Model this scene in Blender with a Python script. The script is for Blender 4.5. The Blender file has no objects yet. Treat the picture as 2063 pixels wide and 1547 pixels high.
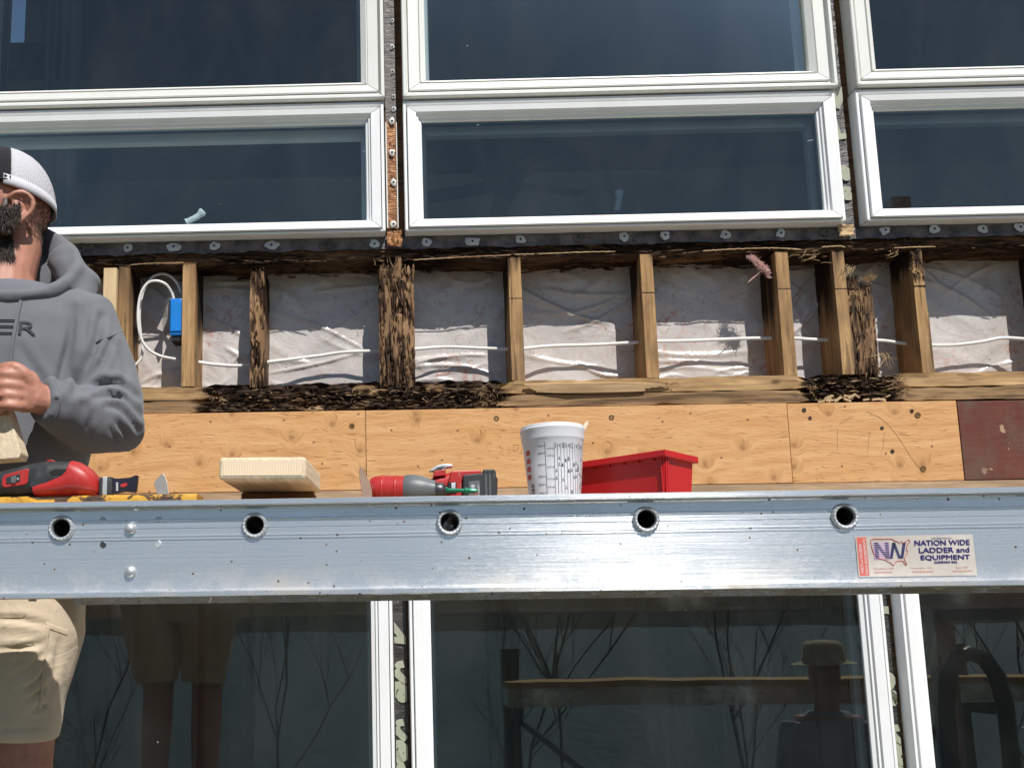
import bpy, bmesh, math, random
from mathutils import Vector, Matrix, noise, Quaternion
from mathutils.bvhtree import BVHTree
random.seed(7)
R = math.radians
SC = bpy.context.scene
COL = SC.collection
# ------------------------------------------------------------------ camera
IMW, IMH = 2063.0, 1547.0
YAW, PITCH, ROLL, FPX, PCX, PCY, DIST, ZC = 0.02333, 0.15451, -0.01287, 2007.7, 730.75, 952.4, 2.945, 4.5
FW = Vector((-math.sin(YAW)*math.cos(PITCH), math.cos(YAW)*math.cos(PITCH), math.sin(PITCH)))
_r0 = Vector((math.cos(YAW), math.sin(YAW), 0)); _u0 = _r0.cross(FW)
RT = _r0*math.cos(ROLL)+_u0*math.sin(ROLL); UP = -_r0*math.sin(ROLL)+_u0*math.cos(ROLL)
CAMP = Vector((0, -DIST, ZC))
def P(a, b, y=0.0):
    d = RT*((a-PCX)/FPX)-UP*((b-PCY)/FPX)+FW
    return CAMP+d*((y+DIST)/d.y)
def Q(p):
    c = Vector(p)-CAMP; z = c.dot(FW); return PCX+FPX*c.dot(RT)/z, PCY-FPX*c.dot(UP)/z
cam = bpy.data.cameras.new('camera'); cob = bpy.data.objects.new('camera', cam); COL.objects.link(cob)
cam.sensor_fit = 'HORIZONTAL'; cam.sensor_width = 36; cam.lens = FPX/IMW*36
cam.shift_x = (IMW/2-PCX)/IMW; cam.shift_y = (PCY-IMH/2)/IMW
cam.clip_start = .05; cam.clip_end = 6000
m = Matrix((RT, UP, -FW)).transposed().to_4x4(); m.translation = CAMP; cob.matrix_world = m
SC.camera = cob
# ------------------------------------------------------------------ light
SUN = Vector((.43, -1, 1.37)).normalized()
w = bpy.data.worlds.new('World'); SC.world = w; w.use_nodes = True
nt = w.node_tree; sky = nt.nodes.new('ShaderNodeTexSky'); sky.sky_type = 'NISHITA'; sky.sun_disc = False
sky.sun_elevation = math.asin(SUN.z); sky.sun_rotation = math.atan2(SUN.x, SUN.y)
sky.air_density = 1.0; sky.dust_density = .15; sky.ozone_density = 2.
bg = nt.nodes['Background']; bg.inputs[1].default_value = .066; nt.links.new(sky.outputs[0], bg.inputs[0])
sl = bpy.data.lights.new('sun', 'SUN'); sl.energy = 4.7; sl.angle = R(.5); sl.color = (1, .965, .91)
so = bpy.data.objects.new('sun', sl); COL.objects.link(so); so.rotation_euler = SUN.to_track_quat('Z', 'Y').to_euler()
so.location = (3, -8, 15)
SC.view_settings.view_transform = 'Standard'; SC.view_settings.look = 'None'
SC.view_settings.exposure = .2; SC.view_settings.gamma = 1
SC.cycles.use_denoising = True; SC.cycles.max_bounces = 8; SC.cycles.transparent_max_bounces = 12
SC.cycles.sample_clamp_indirect = 6
# ------------------------------------------------------------------ node helpers
class Mat:
    def __init__(s, name, rough=.6, col=(.5, .5, .5), metal=0., spec=.5):
        s.m = bpy.data.materials.new(name); s.m.use_nodes = True; s.nt = s.m.node_tree
        s.p = s.nt.nodes['Principled BSDF']; s.out = s.nt.nodes['Material Output']
        s.set('Base Color', col); s.set('Roughness', rough); s.set('Metallic', metal); s.set('Specular IOR Level', spec)
        s._co = None
    def set(s, k, v, node=None):
        i = (node or s.p).inputs[k]
        if hasattr(v, 'is_output') or isinstance(v, bpy.types.NodeSocket): s.nt.links.new(v, i)
        elif isinstance(v, (tuple, list)) and i.type == 'RGBA': i.default_value = (*v[:3], 1)
        else: i.default_value = v
    def n(s, t, props=None, **kw):
        nd = s.nt.nodes.new('ShaderNode'+t)
        for k, v in (props or {}).items(): setattr(nd, k, v)
        for k, v in kw.items(): s.set(k.replace('_', ' '), v, nd)
        return nd
    def co(s, scale=(1, 1, 1), rnd=False, src='Object'):
        c = s.n('TexCoord').outputs[src]
        if rnd:
            r = s.n('ObjectInfo').outputs['Random']
            v = s.n('VectorMath', {'operation': 'SCALE'}); v.inputs[0].default_value = (13, 17, 23); s.nt.links.new(r, v.inputs['Scale'])
            a = s.n('VectorMath', {'operation': 'ADD'}); s.nt.links.new(c, a.inputs[0]); s.nt.links.new(v.outputs[0], a.inputs[1]); c = a.outputs[0]
        mp = s.n('Mapping'); s.nt.links.new(c, mp.inputs[0]); mp.inputs['Scale'].default_value = scale
        return mp.outputs[0]
    def noise(s, co, scale, detail=4, rough=.55, dist=0.):
        return s.n('TexNoise', Vector=co, Scale=scale, Detail=detail, Roughness=rough, Distortion=dist).outputs['Fac']
    def ramp(s, fac, pts):
        nd = s.n('ValToRGB'); s.nt.links.new(fac, nd.inputs[0]); e = nd.color_ramp.elements
        while len(e) < len(pts): e.new(.5)
        for x, (p, c) in zip(e, pts):
            x.position = p; x.color = (*((c, c, c) if isinstance(c, (int, float)) else c), 1)
        return nd.outputs[0]
    def mix(s, fac, a, b, mode='MIX'):
        nd = s.n('Mix', {'data_type': 'RGBA', 'blend_type': mode, 'clamp_factor': True})
        for i, v in ((0, fac), (6, a), (7, b)):
            if isinstance(v, bpy.types.NodeSocket): s.nt.links.new(v, nd.inputs[i])
            elif i == 0: nd.inputs[0].default_value = v
            else: nd.inputs[i].default_value = (*v[:3], 1)
        return nd.outputs[2]
    def math(s, op, a, b=0., c=None):
        nd = s.n('Math', {'operation': op})
        for i, v in enumerate((a, b) if c is None else (a, b, c)):
            if isinstance(v, bpy.types.NodeSocket): s.nt.links.new(v, nd.inputs[i])
            else: nd.inputs[i].default_value = v
        return nd.outputs[0]
    def bump(s, h, strength=.5, dist=.002, prev=None):
        nd = s.n('Bump', Height=h, Strength=strength, Distance=dist)
        if prev: s.nt.links.new(prev, nd.inputs['Normal'])
        s.set('Normal', nd.outputs[0]); return nd.outputs[0]
    def attr(s, name): return s.n('Attribute', {'attribute_name': name}).outputs['Fac']
def simple(name, col, rough=.5, metal=0., var=.12, bump=0., bscale=200, spec=.5):
    a = Mat(name, rough, col, metal, spec); c = a.co(rnd=True)
    f = a.noise(c, 14, 5, .6)
    a.set('Base Color', a.ramp(f, [(.3, tuple(x*(1-var) for x in col)), (.7, tuple(min(1, x*(1+var)) for x in col))]))
    a.set('Roughness', a.ramp(a.noise(c, 40, 4), [(.3, rough*.85), (.7, min(1, rough*1.15))]))
    if bump: a.bump(a.noise(c, bscale, 3), bump, .001)
    return a.m
def wood(name, axis, light, dark, rotcol=(.035, .017, .009), rough=.75, stain=.35, bump=.5, fine=1., crack=0.):
    a = Mat(name, rough, spec=.25)
    st = [1., 1., 1.]; st['xyz'.index(axis)] = .05
    c = a.co(st, True); iso = a.co(rnd=True)
    big = a.noise(c, 22*fine, 3, .5, .6); fin = a.noise(c, 130*fine, 5, .65)
    col = a.ramp(big, [(.3, dark), (.5, tuple((x+y)/2 for x, y in zip(light, dark))), (.68, light)])
    col = a.mix(.5, col, a.ramp(fin, [(.32, tuple(x*.45 for x in dark)), (.62, light)]))
    pat = a.noise(a.co((1, 1, .35) if axis == 'z' else (.35, 1, 1), True), 9, 4, .6); col = a.mix(a.ramp(pat, [(.35, .35), (.62, 0.)]), col, tuple(x*.62 for x in dark))
    # knots
    vo = a.n('TexVoronoi', {'feature': 'F1'}, Vector=a.co((1, 1, .55) if axis == 'z' else (.55, 1, 1), True), Scale=11., Randomness=1.).outputs['Distance']
    col = a.mix(a.ramp(vo, [(.06, .85), (.12, 0.)]), col, tuple(x*.35 for x in dark))
    # grey-brown weather staining with its own shape
    sm = a.noise(a.co((1, 1, .5) if axis == 'z' else (.4, 1, 1), True), 5, 6, .65)
    col = a.mix(a.ramp(sm, [(.5, 0.), (.72, stain)]), col, (.10, .062, .037))
    if crack:
        ck = a.noise(c, 75, 3, .6, .4); col = a.mix(a.math('MULTIPLY', a.ramp(ck, [(.36, 1.), (.44, 0.)]), crack), col, (.03, .015, .008))
    rot = a.attr('rot')  # rot amount; on the studs it also carries painted shade
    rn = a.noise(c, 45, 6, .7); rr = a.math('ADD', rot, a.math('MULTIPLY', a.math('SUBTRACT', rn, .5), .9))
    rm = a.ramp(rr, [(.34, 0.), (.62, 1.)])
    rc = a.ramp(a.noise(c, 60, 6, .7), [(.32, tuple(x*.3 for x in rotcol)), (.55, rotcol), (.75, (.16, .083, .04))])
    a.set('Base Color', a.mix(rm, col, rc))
    h = a.math('ADD', a.math('MULTIPLY', fin, .5), a.math('MULTIPLY', a.math('MULTIPLY', rn, rot), 3.))
    a.bump(h, bump, .003)
    return a.m
# ------------------------------------------------------------------ mesh helpers
def put(o, label=None, cat=None, group=None, kind=None):
    if label: o['label'] = label
    if cat: o['category'] = cat
    if group: o['group'] = group
    if kind: o['kind'] = kind
    return o
def link_mesh(name, me, mat=None, parent=None, smooth=None):
    o = bpy.data.objects.new(name, me); COL.objects.link(o)
    for mm in (mat if isinstance(mat, (list, tuple)) else [mat]):
        if mm: me.materials.append(mm)
    if parent:
        o.parent = parent
        o.matrix_parent_inverse = WM(parent).inverted()
    if smooth is not None:
        me.polygons.foreach_set('use_smooth', [True]*len(me.polygons))
        if smooth < 180: me.set_sharp_from_angle(angle=R(smooth))
    return o
def WM(o):
    mm = o.matrix_basis.copy()
    if o.parent: mm = WM(o.parent) @ o.matrix_parent_inverse @ mm
    return mm
def empty(name, loc, label=None, cat=None, group=None):
    o = bpy.data.objects.new(name, None); COL.objects.link(o); o.location = loc; o.empty_display_size = .05
    return put(o, label, cat, group)
class MB:
    def __init__(s): s.v = []; s.f = []; s.mi = []
    def add(s, vs, fs, mi=0):
        n = len(s.v); s.v += [tuple(v) for v in vs]; s.f += [tuple(i+n for i in f) for f in fs]; s.mi += [mi]*len(fs); return s
    def box(s, x0, x1, y0, y1, z0, z1, mi=0, M=None):
        vs = [Vector((x, y, z)) for x in (x0, x1) for y in (y0, y1) for z in (z0, z1)]
        if M: vs = [M @ v for v in vs]
        return s.add(vs, [(0, 1, 3, 2), (4, 6, 7, 5), (0, 4, 5, 1), (2, 3, 7, 6), (0, 2, 6, 4), (1, 5, 7, 3)], mi)
    def prism(s, poly, y0, y1, mi=0, M=None):          # poly of (x, z), extruded along y
        n = len(poly); vs = [Vector((x, y0, z)) for x, z in poly]+[Vector((x, y1, z)) for x, z in poly]
        if M: vs = [M @ v for v in vs]
        fs = [tuple(range(n)), tuple(range(2*n-1, n-1, -1))]+[(i, i+n, (i+1) % n+n, (i+1) % n) for i in range(n)]
        return s.add(vs, fs, mi)
    def extr(s, prof, p0, p1, ax, mi=0, caps=True):     # profile list of (a, b) extruded from p0 to p1 along axis ax
        vs = []
        for t in (p0, p1):
            for a, b in prof:
                vs.append({'x': (t, a, b), 'y': (a, t, b), 'z': (a, b, t)}[ax])
        n = len(prof); fs = [(i, (i+1) % n, (i+1) % n+n, i+n) for i in range(n)]
        if caps: fs += [tuple(range(n-1, -1, -1)), tuple(range(n, 2*n))]
        return s.add(vs, fs, mi)
    def rings(s, rs, mi=0, cap=True, closed=True):
        n = len(rs[0]); vs = [v for r in rs for v in r]; fs = []
        for k in range(len(rs)-1):
            for i in range(n if closed else n-1):
                j = (i+1) % n; fs.append((k*n+i, k*n+j, (k+1)*n+j, (k+1)*n+i))
        if cap: fs += [tuple(range(n-1, -1, -1)), tuple(range((len(rs)-1)*n, len(rs)*n))]
        return s.add(vs, fs, mi)
    def tube(s, pts, rad, seg=8, mi=0, cap=True, flat=1., upv=None):
        pts = [Vector(p) for p in pts]; rs = []; n = None
        for k, p in enumerate(pts):
            t = (pts[min(k+1, len(pts)-1)]-pts[max(k-1, 0)]).normalized()
            if n is None:
                n = Vector(upv) if upv else (Vector((0, 0, 1)) if abs(t.z) < .9 else Vector((1, 0, 0)))
            n = (n-t*n.dot(t)).normalized(); b = t.cross(n)
            r = rad[k] if isinstance(rad, (list, tuple)) else rad
            ra, rb = r if isinstance(r, (list, tuple)) else (r, r*flat)
            rs.append([p+n*(ra*math.cos(2*math.pi*i/seg))+b*(rb*math.sin(2*math.pi*i/seg)) for i in range(seg)])
        return s.rings(rs, mi, cap)
    def lathe(s, prof, seg=24, M=None, mi=0, cap=True):  # prof (r, z)
        rs = [[Vector((r*math.cos(2*math.pi*i/seg), r*math.sin(2*math.pi*i/seg), z)) for i in range(seg)] for r, z in prof]
        if M: rs = [[M @ v for v in r] for r in rs]
        return s.rings(rs, mi, cap)
    def ball(s, c, r, seg=16, M=None, mi=0):
        c = Vector(c); r = (r, r, r) if isinstance(r, (int, float)) else r
        rs = []
        for k in range(1, seg//2):
            th = math.pi*k/(seg//2)
            rs.append([Vector((r[0]*math.sin(th)*math.cos(2*math.pi*i/seg), r[1]*math.sin(th)*math.sin(2*math.pi*i/seg), -r[2]*math.cos(th))) for i in range(seg)])
        rs = [[c+((M @ v) if M else v) for v in q] for q in rs]
        return s.rings(rs, mi)
    def mesh(s, name='m'):
        me = bpy.data.meshes.new(name); me.from_pydata(s.v, [], s.f); me.update()
        if any(s.mi): me.polygons.foreach_set('material_index', s.mi)
        bm = bmesh.new(); bm.from_mesh(me); bmesh.ops.recalc_face_normals(bm, faces=bm.faces[:]); bm.to_mesh(me); bm.free()
        return me
    def obj(s, name, mat, parent=None, smooth=None, bevel=0., seg=2):
        o = link_mesh(name, s.mesh(name), mat, parent, smooth)
        if bevel:
            b = o.modifiers.new('bevel', 'BEVEL'); b.width = bevel; b.segments = seg; b.limit_method = 'ANGLE'; b.angle_limit = R(35)
        return o
def catmull(pts, n=8):
    pts = [Vector(p) for p in pts]; q = [2*pts[0]-pts[1]]+pts+[2*pts[-1]-pts[-2]]; out = []
    for i in range(1, len(q)-2):
        for k in range(n):
            t = k/n; a, b, c, d = q[i-1:i+3]
            out.append(.5*((2*b)+(c-a)*t+(2*a-5*b+4*c-d)*t*t+(3*b-a-3*c+d)*t**3))
    return out+[pts[-1]]
def bake(mb, voxel, iters=6, fac=.5):
    me = mb.mesh('tmp'); o = bpy.data.objects.new('tmp', me); COL.objects.link(o)
    r = o.modifiers.new('r', 'REMESH'); r.mode = 'VOXEL'; r.voxel_size = voxel
    if iters:
        q = o.modifiers.new('s', 'SMOOTH'); q.factor = fac; q.iterations = iters
    dg = bpy.context.evaluated_depsgraph_get(); out = bpy.data.meshes.new_from_object(o.evaluated_get(dg))
    bpy.data.objects.remove(o); bpy.data.meshes.remove(me); return out
def fbm(p, o=4): return noise.fractal(Vector(p), 1.0, 2.0, o)
def set_attr(me, name, vals):
    a = me.attributes.new(name, 'FLOAT', 'POINT'); a.data.foreach_set('value', vals)
def timber(name, mat, parent, x0, x1, y0, y1, z0, z1, axis, cell=.012, rot=None, amp=.0, top=None, warp=.0008, label=None, seed=0., end=None):
    """sawn timber with a fine skin: rot(x,y,z)->0..1, surface eaten away by amp, top(x,y)-> drop of a broken top end"""
    n = [max(1, round((b-a)/cell)) for a, b in ((x0, x1), (y0, y1), (z0, z1))]
    ai = 'xyz'.index(axis); n[ai] = max(2, round(n[ai]/1.6))
    if not rot and not top and not end: n = [min(k, 6) for k in n]
    idx = {}; vs = []; fs = []
    def vid(i, j, k):
        if (i, j, k) not in idx:
            idx[(i, j, k)] = len(vs); vs.append(((i, j, k), Vector((x0+(x1-x0)*i/n[0], y0+(y1-y0)*j/n[1], z0+(z1-z0)*k/n[2]))))
        return idx[(i, j, k)]
    for i in range(n[0]):
        for j in range(n[1]):
            fs += [(vid(i, j, 0), vid(i, j+1, 0), vid(i+1, j+1, 0), vid(i+1, j, 0)), (vid(i, j, n[2]), vid(i+1, j, n[2]), vid(i+1, j+1, n[2]), vid(i, j+1, n[2]))]
    for i in range(n[0]):
        for k in range(n[2]):
            fs += [(vid(i, 0, k), vid(i+1, 0, k), vid(i+1, 0, k+1), vid(i, 0, k+1)), (vid(i, n[1], k), vid(i, n[1], k+1), vid(i+1, n[1], k+1), vid(i+1, n[1], k))]
    for j in range(n[1]):
        for k in range(n[2]):
            fs += [(vid(0, j, k), vid(0, j, k+1), vid(0, j+1, k+1), vid(0, j+1, k)), (vid(n[0], j, k), vid(n[0], j+1, k), vid(n[0], j+1, k+1), vid(n[0], j, k+1))]
    out = []; rv = []; ctr = Vector(((x0+x1)/2, (y0+y1)/2, (z0+z1)/2))
    st = Vector((1, 1, 1)); st[ai] = .12
    for (i, j, k), p in vs:
        r = max(0., min(1., rot(*p))) if rot else 0.
        q = Vector((p.x*st.x, p.y*st.y, p.z*st.z))*70+Vector((seed, seed*2, 0))
        d = p-ctr; d[ai] = 0
        sgn = Vector((0 if n_ == 0 else (1 if n_ > 0 else -1) for n_ in d))
        half = Vector(((x1-x0)/2, (y1-y0)/2, (z1-z0)/2))
        e = noise.noise(q)*.6+noise.noise(q*2.7)*.4
        dep = amp*r*max(0., .45+e)+warp*noise.noise(q*.3)
        pp = p.copy()
        for a in range(3):
            if a != ai and half[a] > 0 and abs(abs(d[a])-half[a]) < 1e-6: pp[a] -= sgn[a]*dep*(.3 if a == 0 and axis == 'z' else 1.)
        if top and axis == 'z' and p.z > (z0+z1)/2:
            t = (p.z-(z0+z1)/2)/((z1-z0)/2); pp.z -= top(p.x, p.y)*t
        if end and axis == 'x': pp.x += end(p)
        out.append(pp); rv.append(r)
    me = bpy.data.meshes.new(name); me.from_pydata(out, [], fs); me.update(); set_attr(me, 'rot', rv)
    o = link_mesh(name, me, mat, parent, 40 if rot else None)
    if label: o['label'] = label
    return o
def text_mesh(body, size, bold=0., align='LEFT', space=1.):
    c = bpy.data.curves.new('t', 'FONT'); c.body = body; c.size = size; c.offset = bold; c.align_x = align; c.space_character = space
    c.resolution_u = 3
    o = bpy.data.objects.new('t', c); COL.objects.link(o)
    dg = bpy.context.evaluated_depsgraph_get(); me = bpy.data.meshes.new_from_object(o.evaluated_get(dg))
    bpy.data.objects.remove(o); bpy.data.curves.remove(c); return me
def text_fit(body, w, h, bold=0.):
    """text mesh scaled to a box w x h, lower-left corner at the origin"""
    me = text_mesh(body, 1., bold); xs = [v.co.x for v in me.vertices]; ys = [v.co.y for v in me.vertices]
    a, b, c, d = min(xs), max(xs), min(ys), max(ys)
    for v in me.vertices: v.co = ((v.co.x-a)/(b-a)*w, (v.co.y-c)/(d-c)*h, 0)
    return me
# ------------------------------------------------------------------ materials
def vinyl(bc=(.84, .85, .85), dt=.22):
    a = Mat('white_vinyl', .38, (.8, .81, .8)); c = a.co(); s = a.co((1, 1, 1))
    g = a.noise(c, 9, 6, .6); st = a.noise(a.co((60, 1, 4)), 1.5, 5, .6)
    col = a.mix(a.ramp(g, [(.45, 0.), (.8, dt)]), bc, (.62, .60, .53))
    col = a.mix(a.ramp(st, [(.6, 0.), (.8, .14)]), col, (.45, .40, .32))
    sp = a.noise(c, 240, 2, .5); col = a.mix(a.ramp(sp, [(.7, 0.), (.78, .5)]), col, (.25, .22, .18))
    a.set('Base Color', col); a.bump(a.noise(c, 30, 3), .06, .002); return a.m
M_VINYL = vinyl(); M_VINYL2 = vinyl((.73, .735, .70), .4)
def glass():
    a = Mat('window_glass'); nt = a.nt; nt.nodes.remove(a.p)
    tr = a.n('BsdfTransparent', Color=(.74, .84, .86)); gl = a.n('BsdfGlossy', Roughness=.0, Color=(.97, 1, .88))
    fr = a.n('Fresnel', IOR=1.5).outputs[0]
    fac = a.math('MINIMUM', a.math('MULTIPLY', fr, 2.7), 1.)
    c = a.co(); b = a.n('Bump', Height=a.noise(c, 2.2, 2), Strength=.05, Distance=.01)
    nt.links.new(b.outputs[0], gl.inputs['Normal'])
    # dust and specks on the pane
    df = a.n('BsdfDiffuse', Color=(.55, .55, .52))
    mx = a.n('MixShader'); nt.links.new(fac, mx.inputs[0]); nt.links.new(tr.outputs[0], mx.inputs[1]); nt.links.new(gl.outputs[0], mx.inputs[2])
    sp = a.ramp(a.noise(c, 55, 2, .4), [(.80, 0.), (.83, .4)])
    film = a.math('ADD', a.ramp(a.noise(a.co((1, 1, .5)), 3.5, 7, .65, .6), [(.42, .004), (.75, .03)]), sp)
    m2 = a.n('MixShader'); nt.links.new(film, m2.inputs[0]); nt.links.new(mx.outputs[0], m2.inputs[1]); nt.links.new(df.outputs[0], m2.inputs[2])
    nt.links.new(m2.outputs[0], a.out.inputs[0]); return a.m
M_GLASS = glass()
def membrane(name, col, col2, rough=.35, crink=1., axis=(1, 1, 1), metal=0.):
    a = Mat(name, rough, col, metal); c = a.co(axis)
    f = a.noise(a.co(), 18, 5, .65)
    a.set('Base Color', a.ramp(f, [(.35, col), (.7, col2)]))
    h = a.noise(c, 40, 5, .6, 1.2); a.set('Roughness', a.ramp(f, [(.3, rough*.8), (.7, min(1, rough*1.6))]))
    a.bump(h, crink, .006); return a.m
M_MEMB = membrane('black_flashing_membrane', (.03, .027, .03), (.20, .175, .175), .42, .8)
M_TAPE = membrane('grey_foil_tape', (.045, .043, .045), (.13, .125, .125), .33, 1., (.6, 1, 2.2), .25)
M_TAPE2 = membrane('dark_brown_tape', (.05, .042, .04), (.17, .15, .14), .4, .8, (.6, 1, 2.))
M_COPPER = membrane('copper_brown_tape', (.14, .05, .014), (.36, .17, .06), .3, 1., (.4, 1, 2.6), .35)
M_TAPEL = membrane('black_wrap_tape', (.022, .02, .018), (.05, .046, .042), .4, .6, (.6, 1, 2.))
M_SEAL = simple('grey_sealant', (.50, .54, .57), .55, 0, .2, .4, 90)
M_SEALW = simple('white_sealant', (.62, .6, .56), .5, 0, .2, .4, 90)
M_LETTER = simple('olive_print', (.32, .33, .25), .5, 0, .1)
M_STUD = wood('old_stud_wood', 'z', (.58, .36, .165), (.25, .13, .05), stain=.75, crack=.55)
M_STUD_ROT = wood('rotten_stud_wood', 'z', (.42, .25, .125), (.14, .07, .03), (.04, .019, .009), stain=.8, bump=1., crack=.9)
M_STUD_NEW = wood('fresh_stud_wood', 'z', (.78, .60, .36), (.66, .46, .24), stain=.05, bump=.15)
M_PLATE = wood('old_plate_wood', 'x', (.60, .39, .19), (.31, .17, .07), stain=.6, crack=.5)
M_PLATE_GREY = wood('weathered_plate_wood', 'x', (.42, .27, .135), (.25, .145, .07), stain=.7, bump=.7, crack=.6)
M_HEAD = wood('rotten_header_wood', 'x', (.22, .115, .055), (.07, .034, .017), (.028, .013, .007), stain=.7, bump=1., crack=.8)
M_TRIM = wood('weathered_trim_wood', 'x', (.58, .40, .25), (.40, .25, .14), stain=.45)
M_PALE = wood('pale_splinter_wood', 'x', (.66, .47, .27), (.46, .30, .15), stain=.25)
M_BLOCK = wood('new_pine', 'y', (.86, .72, .52), (.78, .61, .41), stain=.03, bump=.12)
def endgrain():
    a = Mat('pine_end_grain', .7, spec=.2); c = a.co(); w_ = a.n('TexWave', {'wave_type': 'RINGS', 'rings_direction': 'Y'}, Vector=c, Scale=75, Distortion=1.2, Detail=2, Detail_Scale=3)
    w_.inputs['Detail Scale'].default_value = 20
    col = a.ramp(w_.outputs['Fac'], [(.0, (.83, .68, .50)), (.75, (.83, .68, .5)), (.95, (.70, .52, .34))])
    ln = a.noise(a.co((30, 1, 2)), 4, 4); col = a.mix(a.ramp(ln, [(.5, 0.), (.8, .5)]), col, (.84, .69, .48))
    a.set('Base Color', col); return a.m
M_END = endgrain()
def plywood():
    a = Mat('fir_plywood', .62, spec=.3); nt = a.nt
    iso = a.co(rnd=True); sx = a.n('SeparateXYZ', Vector=iso)
    flat = a.n('CombineXYZ', X=sx.outputs[0], Y=sx.outputs[2], Z=0.).outputs[0]
    jit = a.n('TexNoise', Vector=flat, Scale=3., Detail=1.).outputs['Color']
    vo = a.n('TexVoronoi', {'feature': 'F1', 'voronoi_dimensions': '2D'}, Vector=flat, Scale=10.5, Randomness=1.)
    d = vo.outputs['Distance']
    rnd = a.n('SeparateColor', Color=vo.outputs['Color']).outputs[0]
    keep = a.math('GREATER_THAN', rnd, .64)
    k = a.math('MULTIPLY', a.ramp(d, [(.0, 1.), (.38, 0.)]), keep)
    z2 = a.math('ADD', a.math('ADD', sx.outputs[2], a.math('MULTIPLY', k, .045)), a.math('MULTIPLY', a.noise(a.n('CombineXYZ', X=a.math('MULTIPLY', sx.outputs[0], .5), Y=sx.outputs[2], Z=0.).outputs[0], 3.5, 2), .10))
    gv = a.n('CombineXYZ', X=a.math('MULTIPLY', sx.outputs[0], .09), Y=0., Z=z2).outputs[0]
    g1 = a.noise(gv, 55, 3, .55, .3); g2 = a.noise(gv, 230, 5, .65); g3 = a.noise(flat, 3.6, 5, .6)
    col = a.ramp(g1, [(.3, (.52, .258, .10)), (.5, (.61, .332, .14)), (.7, (.67, .39, .18))])
    col = a.mix(a.ramp(g2, [(.30, .65), (.46, 0.)]), col, (.33, .155, .05))
    col = a.mix(a.ramp(g3, [(.45, 0.), (.75, .5)]), col, (.60, .30, .10))
    ring = a.n('TexNoise', Vector=flat, Scale=60., Detail=3.).outputs['Fac']
    rr = a.math('SINE', a.math('ADD', a.math('MULTIPLY', d, 95.), a.math('MULTIPLY', ring, 7.)))
    km = a.math('MULTIPLY', a.ramp(d, [(.12, 1.), (.30, 0.)]), keep)
    col = a.mix(a.math('MULTIPLY', a.math('MULTIPLY', a.math('ADD', rr, 1.), .28), km), col, (.36, .17, .06))
    col = a.mix(a.math('MULTIPLY', a.ramp(d, [(.05, .6), (.12, 0.)]), keep), col, (.27, .12, .045))
    # small dark nail marks and scuffs
    vs = a.n('TexVoronoi', {'feature': 'F1', 'voronoi_dimensions': '2D'}, Vector=flat, Scale=7.).outputs['Distance']
    col = a.mix(a.ramp(vs, [(.018, .8), (.03, 0.)]), col, (.08, .035, .015))
    a.set('Base Color', col)
    g4 = a.noise(a.n('CombineXYZ', X=a.math('MULTIPLY', sx.outputs[0], .16), Y=0., Z=z2).outputs[0], 150, 2, .5, .5); dash = a.math('MULTIPLY', a.ramp(g4, [(.62, 0.), (.68, 1.)]), a.ramp(g3, [(.42, 0.), (.55, 1.)])); a.set('Base Color', a.mix(a.math('MULTIPLY', dash, .6), col, (.36, .17, .06)))
    h = a.math('ADD', a.math('SUBTRACT', g2, a.math('MULTIPLY', dash, .8)), a.math('MULTIPLY', km, -.6)); a.bump(h, .55, .003)
    return a.m
M_PLY = plywood()
def redpaint():
    a = Mat('old_red_paint', .55, spec=.35); c = a.co(); g = a.noise(a.co((.15, 1, 1)), 90, 5, .6); b = a.noise(c, 7, 5, .6)
    col = a.ramp(b, [(.35, (.11, .026, .016)), (.7, (.15, .045, .028))])
    col = a.mix(a.ramp(g, [(.55, 0.), (.75, .6)]), col, (.07, .02, .014))
    col = a.mix(a.ramp(a.noise(c, 26, 3, .5, .3), [(.685, 0.), (.70, 1.)]), col, (.42, .27, .17))
    sp = a.noise(a.co((1, 1, .5)), 5, 5, .7); col = a.mix(a.ramp(sp, [(.46, 0.), (.6, .75)]), col, (.12, .075, .05))
    a.set('Base Color', col); a.bump(a.math('ADD', g, a.noise(c, 26, 3, .5, .3)), .4, .002); return a.m
M_RED = redpaint()
def poly():
    a = Mat('polythene_vapour_barrier', .24, spec=.6); c = a.co(); b = a.noise(c, 5, 5, .6); fz = a.noise(c, 22, 6, .72, 1.5)
    col = a.ramp(b, [(.35, (.48, .44, .415)), (.7, (.58, .545, .52))])
    pk = a.noise(c, 3.3, 3, .5); m_ = a.math('MULTIPLY', a.ramp(fz, [(.54, 0.), (.64, 1.)]), a.ramp(pk, [(.38, .15), (.58, .9)]))
    col = a.mix(m_, col, (.44, .23, .19))
    dk = a.n('TexVoronoi', {'feature': 'DISTANCE_TO_EDGE'}, Vector=a.co((1, 1, .8)), Scale=9.).outputs['Distance']
    dn = a.noise(c, 60, 5, .75, 2.); col = a.mix(a.math('MULTIPLY', a.ramp(dn, [(.58, 0.), (.66, .85)]), a.ramp(a.noise(c, 6, 2), [(.38, 0.), (.55, 1.)])), col, (.16, .11, .09))
    a.set('Base Color', col); a.set('Roughness', a.ramp(b, [(.3, .12), (.7, .26)]))
    st = a.noise(c, 26, 4, .55, 1.); b = a.bump(st, .08, .006)
    rd = a.math('ABSOLUTE', a.math('SUBTRACT', a.noise(a.co((1, 1, 1.4)), 5.5, 2, .5, 2.2), .5)); a.bump(a.ramp(rd, [(.0, 1.), (.12, 0.)]), .10, .008, b); return a.m
M_POLY = poly()
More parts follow.
